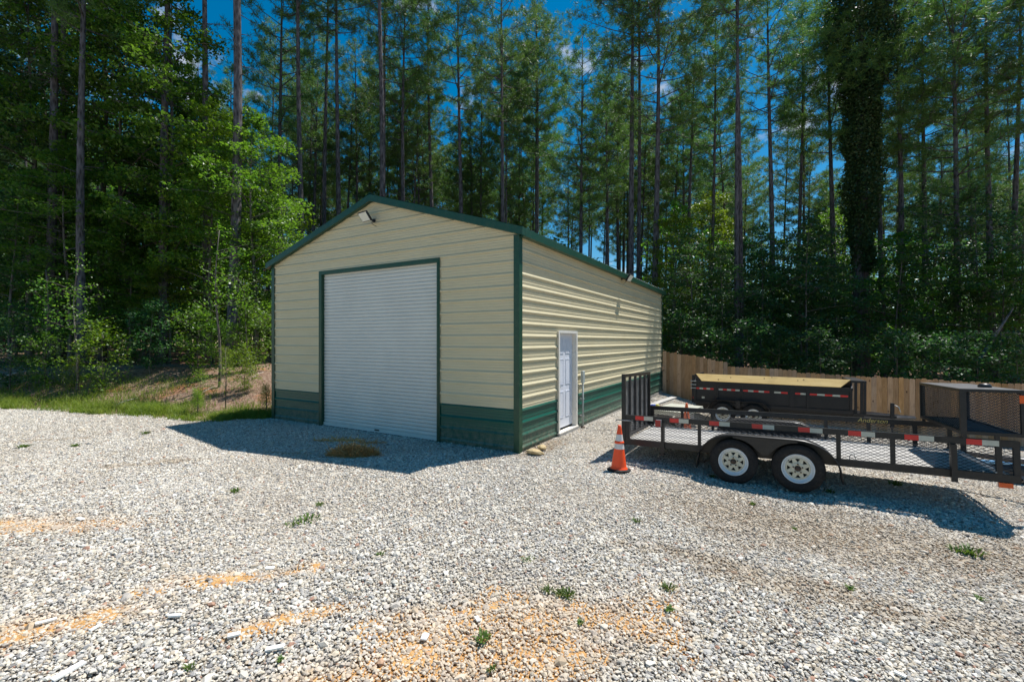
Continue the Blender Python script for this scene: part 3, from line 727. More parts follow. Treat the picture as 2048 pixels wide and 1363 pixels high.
# bigger corner stakes down the frame like in the picture
for x, w in ((-1.14, .05), (2.59, .06)):
    m = MB(); m.box(x, x+w, -.040, -.001, FB-.05, RT_-.09); m.build('stake_pocket', M['black'], tr)
# tape on the near rail
for k in range(8):
    x = [-1.59, -1.0, -.37, .256, .878, 1.495, 2.124, 2.75][k]
    m = MB(); m.box(x, x+.150, -.0015, .0005, RT_-.078, RT_-.008); m.build('red_tape', M['red'], tr)
    m = MB(); m.box(x+.1505, x+.308, -.0015, .0005, RT_-.078, RT_-.008); m.build('white_tape', M['tapew'], tr)
# fenders (both sides)
for side in (0, 1):
    def arc(off):
        pts = []
        for q in np.linspace(175, 90, 9): pts.append((.02+(.54+off)*math.cos(R(q)), .30+(.46+off)*math.sin(R(q))))
        for q in np.linspace(90, 5, 9): pts.append((.84+(.54+off)*math.cos(R(q)), .30+(.46+off)*math.sin(R(q))))
        return [(-.53-off, .20)]+pts+[(1.39+off, .20)]
    A, B = arc(0), arc(.006)
    ya, yb = ((-.275, -.001) if side == 0 else (WD+.001, WD+.275))
    m = MB(); n = len(A); vs = []
    for pts, yy in ((A, ya), (B, ya), (A, yb), (B, yb)): vs += [(x, yy, z) for x, z in pts]
    fs = []
    for i in range(n-1):
        fs += [(n+i, n+i+1, 3*n+i+1, 3*n+i), (i, 2*n+i, 2*n+i+1, i+1), (i, i+1, n+i+1, n+i), (2*n+i, 3*n+i, 3*n+i+1, 2*n+i+1)]
    m.add(vs, fs, True)
    # rolled lip
    yl = ya-.008 if side == 0 else yb+.008
    m.tube([(x, yl+(.012 if side == 0 else -.012), z-.004) for x, z in B], .011, 6)
    m.build('fender', M['black'], tr)
    yb2 = (-.010, -.003) if side == 0 else (WD+.003, WD+.010)
    m = MB(); m.prism([(x, z) for x, z in A if z > FB][::-1]+[(A[1][0]+.02, FB-.03), (A[-2][0]-.02, FB-.03)][:0], *yb2); m.build('wheel_well_plate', M['black'], tr)
    # filler plate between the wheels
    yc = -.268 if side == 0 else WD+.268
    pts = []
    for q in np.linspace(90, 35, 9): pts.append((0.0+.385*math.cos(R(q))*1.05, .345+.375*math.sin(R(q))))
    pts += [(.40, .50), (.46, .50)]
    for q in np.linspace(145, 90, 9): pts.append((.86+.385*math.cos(R(q))*1.05, .345+.375*math.sin(R(q))))
    m = MB(); m.prism([(x, z) for x, z in pts]+[(.86, .757), (0.0, .757)], yc-.002, yc+.002); m.build('fender_skirt', M['black'], tr)
    for x in (0, .86): wheel(tr, x, -.145 if side == 0 else WD+.145, .345, -1 if side == 0 else 1)
m = MB()
for x in (0, .86):
    m.tube([(x, -.06, .345), (x, WD+.06, .345)], .038, 10)
    for y in (.03, WD-.03): m.tube([(x-.33, y, .40), (x, y, .30), (x+.33, y, .40)], .022, 6)
m.build('axles', M['black'], tr)['kind'] = 'stuff'
# ramp gate, standing up
gz0, gz1 = FT+.0, 1.665
g = MB()
g.box(X0-.07, X0-.005, .0, .055, gz0-.12, gz1); g.box(X0-.07, X0-.005, WD-.06, WD-.005, gz0, gz1)
g.box(X0-.07, X0-.005, .056, WD-.061, gz1-.055, gz1); g.box(X0-.07, X0-.005, .056, WD-.061, gz0, gz0+.05)
ramp = g.build('ramp_gate', M['black'], tr)
for y in (.40, .78, 1.16, 1.53):
    m = MB(); m.box(X0-.055, X0-.012, y, y+.05, gz0+.051, gz1-.056); m.build('gate_bar', M['gbar'], ramp)
expanded(WD-.118, gz1-gz0-.19, M['gmesh'], 'gate_mesh', ramp, lambda u, v, n_: (X0-.062+n_, .058+u, gz0+.052+v), .050, .024, .0105, wv=.006)
m = MB(); m.tube([(X0-.16, -.02, RT_-.10), (X0+.10, -.02, RT_-.10)], .010, 8); m.tube([(X0-.16, -.02, RT_-.10), (X0-.16, -.06, RT_-.12)], .008, 6); m.build('gate_latch', M['metal'], tr)
# lights, jack stand, hooks
m = MB(); m.box(-1.22, -1.13, -.055, -.004, RT_-.155, RT_-.045); m.build('light_bracket', M['metal'], tr)
m = MB(); m.box(-1.225, -1.14, -.085, -.056, RT_-.160, RT_-.050); m.build('tail_light', M['redlens'], tr)
m = MB(); m.box(3.04, 3.17, -.02, .03, FB-.062, FB-.002); m.build('marker_light', M['amber'], tr)
m = MB(); m.box(-1.16, -1.11, .02, .07, .30, FB-.001); m.box(-1.18, -1.09, .0, .09, .28, .299); m.build('rear_stabiliser', M['black'], tr)
m = MB(); m.tube([(1.55+.035*math.cos(q), .10, FT+.0+.075*max(0, math.sin(q))) for q in np.linspace(0, math.pi, 9)], .006, 6); m.build('tie_down_ring', M['metal'], tr)
m = MB(); m.tube([(-1.02, WD-.09, .86), (-1.0, WD-.12, .70), (-.93, WD-.13, .62), (-.82, WD-.13, .61), (-.70, WD-.12, .66), (-.62, WD-.08, .80), (-.55, WD-.07, .86)], .008, 6); m.build('cable_loop', M['bplast'], tr)
m = MB(); m.tube([(X1, .05, .455), (X1+1.25, WD/2-.05, .455)], .04, 4, False); m.tube([(X1, WD-.05, .455), (X1+1.25, WD/2+.05, .455)], .04, 4, False); m.box(X1+1.15, X1+1.42, WD/2-.045, WD/2+.045, .42, .50); m.build('tongue', M['black'], tr)
# basket on the front
bx0, bx1, bz0, bz1 = 2.70, 3.31, .985, 1.575
b = MB(); q = .042
for y in (0, WD-q):
    b.box(bx0, bx0+q*1.5, y, y+q, bz0+q, bz1-q*.8); b.box(bx1-q, bx1, y, y+q, bz0+q, bz1-q*.8)
    b.box(bx0, bx1, y, y+q, bz0, bz0+q-.001); b.box(bx0, bx1, y, y+q, bz1-q*.79, bz1)
for x in (bx0, bx1-q): b.box(x, x+q, q+.001, WD-q-.001, bz0, bz0+q-.001); b.box(x, x+q, q+.001, WD-q-.001, bz1-q*.79, bz1)
for x in (bx0+.02, 3.03): b.box(x, x+.04, .006, .05, RT_+.001, bz0-.001); b.box(x, x+.04, WD-.05, WD-.006, RT_+.001, bz0-.001)
bk = b.build('basket', M['black'], tr)
for yy in (.020, WD-.022): expanded(bx1-bx0-q*2.5, bz1-bz0-q*1.8, M['mesh'], 'basket_mesh', bk, lambda u, v, n_, yy=yy: (bx0+q*1.5+u, yy+n_, bz0+q+v), .070, .036, .0058, wv=.002)
for xx in (bx0+.02, bx1-.02): expanded(WD-2*q, bz1-bz0-q*1.8, M['mesh'], 'basket_mesh', bk, lambda u, v, n_, xx=xx: (xx+n_, q+u, bz0+q+v), .070, .036, .0058, wv=.002)
expanded(bx1-bx0-2*q, WD-2*q, M['mesh'], 'basket_floor', bk, lambda u, v, n_: (bx0+q+u, q+v, bz0+.02+n_), .060, .030, .005)
m = MB(); m.box(bx0+.002, bx1-.002, .003, WD-.003, bz1+.001, bz1+.006); m.build('basket_lid', M['lid'], bk)
m = MB(); m.lathe([(0, 0), (.07, 0), (.075, .02), (.05, .05), (0, .055)], (bx0+.42, .62, bz1+.007), 'z', 14); m.build('lid_handle', M['bplast'], bk)
m = MB(); m.box(bx1-.055, bx1-.005, -.004, -.001, bz1-.16, bz1-.06); m.build('side_reflector', M['amber'], bk)
for x in (2.78, 2.90, 3.02):
    m = MB(); m.tube([(x, -.012, FT+.02), (x, -.003, FT+.02)], .010, 8); m.build('bolt', M['metal'], tr)
# gold lettering on the inside of the far rail
def text_on(txt, parent, mat, size, loc, rot, name, shear=0.25, sx=1.):
    cu = bpy.data.curves.new('lettering', 'FONT'); cu.body = txt; cu.size = size; cu.extrude = .0008; cu.shear = shear
    to = bpy.data.objects.new('lettering_source', cu); COL.objects.link(to); bpy.context.view_layer.update()
    me = bpy.data.meshes.new_from_object(to.evaluated_get(bpy.context.evaluated_depsgraph_get())); bpy.data.objects.remove(to)
    me.materials.clear(); me.materials.append(mat)
    o = link(name, me, parent); o.location = loc; o.rotation_euler = rot; o.scale = (sx, 1, 1); return o
text_on('Anderson', tr, M['gold'], .105, (1.84, WD-.0585, RT_-.073), (R(90), 0, 0), 'lettering', .25, 1.0)

# ------------------------------------------------------------------ dump trailer
DY = 14.35; dk = (1388-1024)/910*DY
dp = empty('dump_trailer', (dk, DY, -.50), SH, 'black dump trailer with yellow lumber sideboard parked in front of the fence', 'trailer')
dp.rotation_euler = Euler((R(-1.0), R(.4), SH), 'XYZ')
Ld, Wd_ = 4.02, 1.95
Z0, Z1, ZE = .62, 1.30, 1.50
bd = MB()
bd.box(0, Ld, 0, .03, Z0, Z1); bd.box(0, Ld, Wd_-.03, Wd_, Z0, Z1); bd.box(.03, Ld-.03, .031, Wd_-.031, Z0, Z0+.05)
bd.prism([(0, Z0), (.03, Z0), (.03, ZE), (0, ZE)], .031, Wd_-.031)
bd.prism([(Ld-.03, Z0), (Ld, Z0), (Ld, ZE), (Ld-.03, ZE)], .031, Wd_-.031)
bd.box(-.01, Ld+.01, -.045, -.001, Z1-.07, Z1); bd.box(-.01, Ld+.01, -.05, -.001, Z0-.03, Z0+.06)
body = bd.build('dump_body', M['dblack'], dp)
ribs = [(0, .05), (.66, .025), (1.34, .025), (2.12, .05), (2.56, .12), (2.98, .05), (Ld-.05, .05)]
for x, w in ribs:
    m = MB(); m.box(x, x+w, -.038, -.001, Z0+.061, Z1-.071); m.build('side_rib', M['dblack'], body)
# end gussets
for x in (0.0, Ld-.04):
    m = MB(); vs = [(x, -.045, Z1+.001), (x+.04, -.045, Z1+.001), (x+.04, .03, Z1+.001), (x, .03, Z1+.001), (x, .20, ZE+.0), (x+.04, .20, ZE+.0), (x+.04, .03, ZE-.0), (x, .03, ZE-.0)]
    m.add([(x, -.045, Z1+.001), (x+.04, -.045, Z1+.001), (x+.04, .25, Z1+.001), (x, .25, Z1+.001), (x+.04, .25, ZE), (x, .25, ZE), (x+.04, .16, ZE), (x, .16, ZE)], [(3, 2, 1, 0), (0, 7, 5, 3), (1, 2, 4, 6), (0, 1, 6, 7), (7, 6, 4, 5), (2, 3, 5, 4)]); m.build('end_gusset', M['dblack'], body)
# lumber sideboard: leans back, top longer than its lower edge
bo = MB(); y0b, z0b, y1b, z1b = -.050, Z1+.012, .135, ZE+.02
ny_, nz_ = -(z1b-z0b), (y1b-y0b); nl = math.hypot(ny_, nz_); ny_, nz_ = ny_/nl*.038, nz_/nl*.038
xa0, xa1, xb0, xb1 = .22, Ld-.27, .02, Ld-.02
vs = [(xa0, y0b, z0b), (xa1, y0b, z0b), (xb1, y1b, z1b), (xb0, y1b, z1b)]
vs2 = [(x, y-ny_, z-nz_) for x, y, z in vs]
bo.add(vs+vs2, [(0, 1, 2, 3), (7, 6, 5, 4), (0, 4, 5, 1), (2, 6, 7, 3), (0, 3, 7, 4), (1, 5, 6, 2)]); bo.build('sideboard', M['lumber'], dp)
# tape
segs = [(.05, .56, 5), (.70, 1.28, 5), (1.37, 2.06, 5), (2.18, 2.52, 2), (2.70, 2.96, 2), (3.05, 3.93, 5)]
st = [0, 1, 0, 1, 0, 0]
for (a, b_, n_), s0 in zip(segs, st):
    w = (b_-a)/n_
    for k in range(n_):
        rd_ = (k+s0) % 2 == 0
        m = MB(); m.box(a+k*w, a+(k+1)*w-.001, -.0035, -.0008, Z1-.255, Z1-.205); m.build('red_tape' if rd_ else 'white_tape', M['red'] if rd_ else M['tapew'], body)
m = MB(); m.box(.22, .30, -.003, -.0008, Z0+.14, Z0+.20); m.build('white_sticker', M['tapew'], body)
for side in (0, 1):
    yw = -.13 if side == 0 else Wd_+.13
    for x in (.84, 1.66): wheel(dp, x, yw, .345, -1 if side == 0 else 1)
    ya, yb = (-.26, -.051) if side == 0 else (Wd_+.001, Wd_+.26)
    o_ = [(.34, .42), (.52, .70), (.62, .775), (1.88, .775), (1.98, .70), (2.16, .42)]
    m = MB(); i_ = [(x+(.008 if x < 1.2 else -.008), z-.008) for x, z in o_]; n = len(o_)
    vs = [(x, ya, z) for x, z in o_]+[(x, ya, z) for x, z in i_]+[(x, yb, z) for x, z in o_]+[(x, yb, z) for x, z in i_]; fs = []
    for i in range(n-1): fs += [(i, i+1, 2*n+i+1, 2*n+i), (n+i, 3*n+i, 3*n+i+1, n+i+1), (i, n+i, n+i+1, i+1)]
    m.add(vs, fs); m.box(1.19, 1.31, ya, ya+.004, .56, .766); m.build('fender', M['dblack'], dp)
m = MB(); m.box(.0, Ld+.3, .35, .43, .40, .56); m.box(.0, Ld+.3, Wd_-.43, Wd_-.35, .40, .56)
for x in (.84, 1.66): m.tube([(x, -.05, .345), (x, Wd_+.05, .345)], .04, 8)
m.box(Ld+.06, Ld+.12, .1, .16, .56, 1.50); m.box(Ld+.19, Ld+.25, .1, .16, .56, 1.50); m.box(Ld+.0, Ld+.32, .08, Wd_-.1, 1.44, 1.50); m.box(Ld+.26, Ld+.32, .1, .16, .56, 1.439)
m.box(Ld+.03, Ld+.95, .06, .14, .55, .62)
m.build('chassis', M['dblack'], dp)
m = MB(); m.tube([(Ld+.28, .43, .5), (Ld+1.5, Wd_/2, .5)], .05, 4, False); m.tube([(Ld+.28, Wd_-.43, .5), (Ld+1.5, Wd_/2, .5)], .05, 4, False); m.build('tongue', M['dblack'], dp)
m = MB(); m.box(Ld+.82, Ld+.90, .04, .12, .30, .95); m.box(Ld+.76, Ld+.96, -.02, .18, .02, .04); m.box(Ld+.84, Ld+.88, .06, .10, .04, .30); m.build('jack', M['dblack'], dp)
m = MB(); m.tube([(Ld+.90, .06, .90), (Ld+.98, .02, .86), (Ld+1.02, .0, .72)], .012, 6); m.build('jack_crank', M['metal'], dp)
# rear door hardware
m = MB(); m.box(-.07, -.001, -.03, .03, Z0, ZE-.02); m.tube([(-.05, -.045, Z0), (-.05, -.045, Z1)], .016, 8); m.build('tail_gate_post', M['dblack'], dp)
for z in (Z1-.02, Z1-.13, Z1-.235):
    m = MB(); m.box(-.10, .06, -.062, -.046, z, z+.022); m.tube([(-.09, -.06, z-.03), (-.09, -.06, z+.05)], .012, 6); m.build('gate_latch', M['metal'], dp)
m = MB(); m.box(-.075, -.02, -.05, -.031, Z0+.12, Z0+.18); m.build('tail_light', M['redlens'], dp)

# ------------------------------------------------------------------ traffic cones
def cone(loc, lean, rz, label, H=.74, mat='orange', bands=True):
    r = empty('traffic_cone', loc, rz, label, 'traffic cone', 'traffic cones'); r.rotation_euler = (lean[0], lean[1], rz)
    rad = lambda z: .128-(z-.03)*(.128-.025)/(H-.03)
    m = MB(); m.lathe([(.145, .025), (.140, .040), (rad(.05), .055)]+[(rad(z), z) for z in np.linspace(.08, H-.01, 14)]+[(.020, H), (.014, H-.012)], (0, 0, 0), 'z', 32); m.build('cone_body', M[mat], r)
    m = MB(); pts = []
    for k in range(8):
        a = math.pi/4*k+math.pi/8; rr = .195; pts.append((rr*math.cos(a), rr*math.sin(a)))
    vs = [(x, y, 0) for x, y in pts]+[(x, y, .022) for x, y in pts]+[(x*.9, y*.9, .032) for x, y in pts]
    m.add(vs, [tuple(range(8))[::-1], tuple(range(16, 24))]+[(i, (i+1) % 8, (i+1) % 8+8, i+8) for i in range(8)]+[(i+8, (i+1) % 8+8, (i+1) % 8+16, i+16) for i in range(8)]); m.build('base', M['rubber'], r)
    if bands:
        for a, b in ((H*.48, H*.595), (H*.655, H*.80)):
            m = MB(); m.lathe([(rad(z)+.0022, z) for z in np.linspace(a, b, 4)], (0, 0, 0), 'z', 32); m.build('reflective_band', M['coneW'], r)
        m = MB(); m.lathe([(rad(H*.60)+.004, H*.60), (rad(H*.60)+.012, H*.612), (rad(H*.64)+.011, H*.640), (rad(H*.65)+.004, H*.652)], (0, 0, 0), 'z', 28); m.build('collar', M[mat], r)
    return r
cxy = (1.765, 7.52); cone((cxy[0], cxy[1], gz(*cxy)+.018), (R(-1.5), R(2)), .3, 'orange cone with two white bands beside the near trailer ramp')
cxy = (4.50, 11.75); cone((cxy[0], cxy[1], gz(*cxy)+.01), (0, R(1.5)), .8, 'plain faded orange cone between the two trailers', .74, 'orange2', False)

# ------------------------------------------------------------------ stack of white boards, plank, tan stones, straw
def boards(u, Y):
    x, y = ray(u, Y); z = gz(x, y)
    r = empty('board_stack', (x, y, z-.03), SH+R(-12), 'low stack of white sheets on dark blocks beside the shed rear corner', 'stack of boards')
    m = MB(); m.box(.1, .2, .1, 1.2, 0.0, .26); m.box(.72, .82, .1, 1.2, -.06, .26); m.build('support_block', M['deck'], r)
    for k in range(3):
        m = MB(); m.bbox(0, .95, 0, 1.6, 0, .035, .004); o = m.build('white_sheet', M['tapew'], r); o.location = (k*.02, -k*.015, .262+k*.037); o.rotation_euler = (0, 0, k*.02)
    return r, z
bs, bz = boards(1296, 12.6)
m = MB(); Mx = Matrix.Translation((.12, .30, .375)) @ Euler((0, 0, .6)).to_matrix().to_4x4()
def free(mb, name, mat, loc, rot, label, cat, group=None):
    o = mb.build(name, mat); o.location = loc; o.rotation_euler = rot; return tag(o, label, cat, group)
x, y = ray(1303, 12.9)
m = MB(); m.tube([(0, 0, 0), (.10, .01, .0), (.14, .02, .0)], [.028, .026, .012], 10); m.box(-.16, -.01, -.02, .02, -.015, .02); free(m, 'caulk_gun', painted('blue_plastic', (.02, .09, .5), .4), (x, y, bz+.405), (0, 0, .3), 'blue tool lying on the white sheets beside the shed', 'tool')
x, y = ray(1315, 12.85)
m = MB(); m.lathe([(0, 0), (.055, 0), (.058, .015), (.05, .05), (.03, .07), (0, .072)], k=14); free(m, 'yellow_jug', painted('yellow_plastic', (.6, .52, .12), .4), (x, y, bz+.375), (0, 0, 0), 'small yellow container on the white sheets beside the shed', 'container')
x, y = ray(1302, 14.6)
m = MB(); m.bbox(0, 1.3, 0, .24, 0, .04, .004); free(m, 'plank', M['deck'], (x, y, gz(x, y)+.10), (0, R(-9), SH+R(62)), 'weathered grey plank leaning by the rear corner of the shed wall', 'plank')
def boulder(loc, s, rz, label):
    bm_v, bm_f = rocks(np.zeros(1), np.zeros(1), np.zeros(1), np.ones(1), rag=.12)
    v = bm_v*np.array(s); o = link('rock', np_mesh('rock', v, None, M['rock'], False, bm_f)); o.location = loc; o.rotation_euler = (0, 0, rz)
    bv = o.modifiers.new('bevel', 'BEVEL'); bv.width = .012; bv.segments = 2
    tag(o, label, 'rock', 'rocks at the shed corner'); return o
x, y = ray(1069, 8.25); boulder((x, y, gz(x, y)+.055), (.19, .13, .10), .2, 'larger flat tan rock in front, at the near shed corner')
x, y = ray(1084, 8.55); boulder((x, y, gz(x, y)+.07), (.15, .10, .11), .8, 'smaller tan rock behind the larger one at the shed corner')
def strawpile(u, v, L_, W_, n, h, label):
    Y = EYE*FPX/(v-681.5); X = (u-1024)/FPX*Y
    k = n; r_ = np.sqrt(rng.random(k)); a = rng.uniform(0, 6.283, k)
    px = X+L_*r_*np.cos(a)+rng.normal(0, .02, k); py = Y+W_*r_*np.sin(a)
    pz = ground_z(px, py)+.02+h*(1-r_**2)*rng.random(k)*(.5+rng.random(k))
    q = rng.normal(0, .9, k); l = rng.uniform(.05, .12, k); w = .0055
    d_ = np.stack([np.cos(q)*l, np.sin(q)*l, rng.normal(0, .55, k)*l], -1); s_ = np.stack([-np.sin(q)*w, np.cos(q)*w, np.full(k, .002)], -1)
    c = np.stack([px, py, pz], -1); V = np.stack([c-d_-s_, c-d_+s_, c+d_+s_, c+d_-s_], 1).reshape(-1, 3)
    o = link('straw_pile', np_mesh('straw_pile', V, np.arange(4*k).reshape(-1, 4), M['straw'])); tag(o, label, 'straw', None, 'stuff')
strawpile(708, 911, .42, .16, 2000, .15, 'mound of dry brown pine straw in the shade before the roll-up door')
strawpile(680, 882, .55, .10, 130, .01, 'thin smear of dark pine straw nearer the roll-up door')
strawpile(745, 887, .25, .08, 50, .01, 'sparse pine straw scatter right of the mound')
# white chips, sticks and bright stones lying on the gravel
chipm = MB(); chipm.bbox(-.05, .05, -.013, .013, 0, .012, .003)
chm = chipm.mesh('plaster_chip', painted('white_chip', (.85, .84, .80), .7, .05, 30, dirt=.2))
for i, (u, v, s, rz) in enumerate([(92, 1250, 1.4, .9), (550, 1285, 1.5, .15), (138, 1345, 2.0, 1.2), (850, 1252, .9, 1.4), (350, 1235, 1., .4), (258, 1083, 1., .3), (540, 1140, .9, .2), (1800, 1290, .8, 2.2), (160, 1042, 1.1, 2.8), (468, 1265, 1, .5), (955, 1215, .9, 2.), (192, 1262, .9, 1.2)]):
    Y = EYE*FPX/(v-681.5); X = (u-1024)/FPX*Y
    o = link('plaster_chip', chm); o.location = (X, Y, gz(X, Y)+.026); o.rotation_euler = (random.uniform(-.15, .15), random.uniform(-.15, .15), rz); o.scale = (s*.8, random.uniform(.9, 1.8), 1)
    tag(o, 'small white flat chip lying on the gravel', 'chip', 'white chips on the gravel')
# dark hull with a pale blue stripe, stand-in for an unidentified object
x, y = 8.9, 8.15
kb = empty('hull_stand_in', (x, y, gz(x, y)), SH, 'dark rounded stand-in hull with pale blue stripe behind the basket end of the near trailer', 'unidentified object')
hull = []; 
m = MB(); m.tube([(-1.0, 0, .17), (-.85, 0, .19), (-.5, 0, .22), (0, 0, .24), (1.2, 0, .24), (1.7, 0, .22)], [.03, .14, .21, .24, .24, .20], 16); m.build('hull', M['bplast'], kb)
m = MB(); m.tube([(-.6, -.16, .34), (0, -.175, .385), (1.2, -.175, .385), (1.6, -.15, .36)], .035, 10); m.build('stripe', painted('pale_blue_gloss', (.22, .45, .70), .2), kb)
# ------------------------------------------------------------------ foliage builders
def leaves(name, C, size, mat, up=.6, asp=.62, hang=.15):
    """one folded leaf (two triangles in a quad) at every centre"""
    n = len(C); nrm = rng.normal(0, 1, (n, 3)); nrm[:, 2] = np.abs(nrm[:, 2])+up; nrm /= np.linalg.norm(nrm, axis=1)[:, None]
    t = rng.normal(0, 1, (n, 3)); t[:, 2] -= hang; t -= nrm*(t*nrm).sum(1)[:, None]; t /= np.linalg.norm(t, axis=1)[:, None]
    s = np.cross(nrm, t); l = (size*rng.uniform(.6, 1.25, n))[:, None]; w = l*asp*.5
    V = np.stack([C-t*l*.5, C+s*w-nrm*l*.06+t*l*.05, C+t*l*.5-nrm*l*.12, C-s*w-nrm*l*.06+t*l*.05], 1).reshape(-1, 3)
    i = np.arange(n)*4
    F = np.concatenate([np.stack([i, i+1, i+2], -1), np.stack([i, i+2, i+3], -1)])
    return np_mesh(name, V, None, mat, False, F)
def star_leaves(name, C, size, mat, up=1.0):
    """lobed leaf: three pointed blades fanned from one stem"""
    n = len(C); nrm = rng.normal(0, 1, (n, 3)); nrm[:, 2] = np.abs(nrm[:, 2])+up; nrm /= np.linalg.norm(nrm, axis=1)[:, None]
    t = rng.normal(0, 1, (n, 3)); t -= nrm*(t*nrm).sum(1)[:, None]; t /= np.linalg.norm(t, axis=1)[:, None]
    s = np.cross(nrm, t); l = (size*rng.uniform(.6, 1.25, n))[:, None]
    P0 = C-t*l*.35; tip = C+t*l*.62; lt = C+s*l*.5+t*l*.12-nrm*l*.1; rt = C-s*l*.5+t*l*.12-nrm*l*.1; a = C+s*l*.13+t*l*.12; b = C-s*l*.13+t*l*.12
    V = np.stack([P0, lt, a, tip, b, rt], 1).reshape(-1, 3); i = np.arange(n)*6
    F = np.concatenate([np.stack([i, i+1, i+2], -1), np.stack([i, i+2, i+4], -1), np.stack([i+2, i+3, i+4], -1), np.stack([i, i+4, i+5], -1)])
    return np_mesh(name, V, None, mat, False, F)
def broadleaf(H, Rad, base, nbr, per, lsize, mat, bark, seed, tr_r=.11, droop=.0, lobed=False, lean=0., wood_k=5):
    random.seed(seed); global rng; rng = np.random.default_rng(seed)
    m = MB(); ph = random.uniform(0, 6)
    tx = lambda z: lean*z+.10*math.sin(z*.55+ph)*min(1, z/3); ty = lambda z: .10*math.cos(z*.5+ph)*min(1, z/3)
    zz = np.linspace(-.4, H*.97, 9); m.tube([(tx(z), ty(z), z) for z in zz], [tr_r*(1.25 if i == 0 else 1)*(1-.92*(z+.4)/(H+.4)) for i, z in enumerate(zz)], 8)
    Cs = []
    for b in range(nbr):
        f = (b+.5)/nbr; z = base+(H-base)*f**.9; az = b*2.39996+random.uniform(-.4, .4)
        env = math.sin(math.pi*min(1, (.14+.86*f)))**.6 if f > .3 else (.55+.45*f/.3)*math.sin(math.pi*.40)**.6
        Lb = Rad*env*random.uniform(.6, 1.15); rise = random.uniform(.1, .55)*(1-.4*f)-droop
        bx, by = tx(z), ty(z); P_ = []
        for q in (0, .35, .7, 1): P_.append((bx+math.cos(az)*Lb*q, by+math.sin(az)*Lb*q, z+Lb*rise*q-.10*Lb*q*q+random.uniform(-.05, .05)*Lb*q))
        m.tube(P_, [tr_r*.32*(1-f*.5), tr_r*.2, tr_r*.12, .006], wood_k, caps=False)
        nc = max(3, int(3+Lb*2.2))
        for c in range(nc):
            q = .3+.75*(c+random.random())/nc; i = min(2, int(q/.34)); p0, p1 = np.array(P_[i]), np.array(P_[i+1]); w = (q-.35*i)/.35
            p = p0+(p1-p0)*w; side = random.choice((-1, 1))*random.uniform(.1, .55)*Lb*.5
            cp = p+np.array([-math.sin(az)*side, math.cos(az)*side, random.uniform(-.12, .18)])
            m.tube([tuple(p-(p1-p0)*.15), tuple((p+cp)/2+np.array([0, 0, .04])), tuple(cp)], [.012, .009, .004], 3, caps=False)
            k = int(per*random.uniform(.6, 1.3)); rr = random.uniform(.30, .62)*min(1.2, .5+Lb*.25)
            a = rng.uniform(0, 6.283, k); r_ = np.sqrt(rng.random(k))*rr
            Cs.append(np.stack([cp[0]+r_*np.cos(a), cp[1]+r_*np.sin(a), cp[2]+rng.normal(0, .10, k)-r_*r_*.25], -1))
    C = np.concatenate(Cs)
    lf = star_leaves('crown', C, lsize, mat) if lobed else leaves('crown', C, lsize, mat, up=.8)
    return m.mesh('trunk', bark), lf
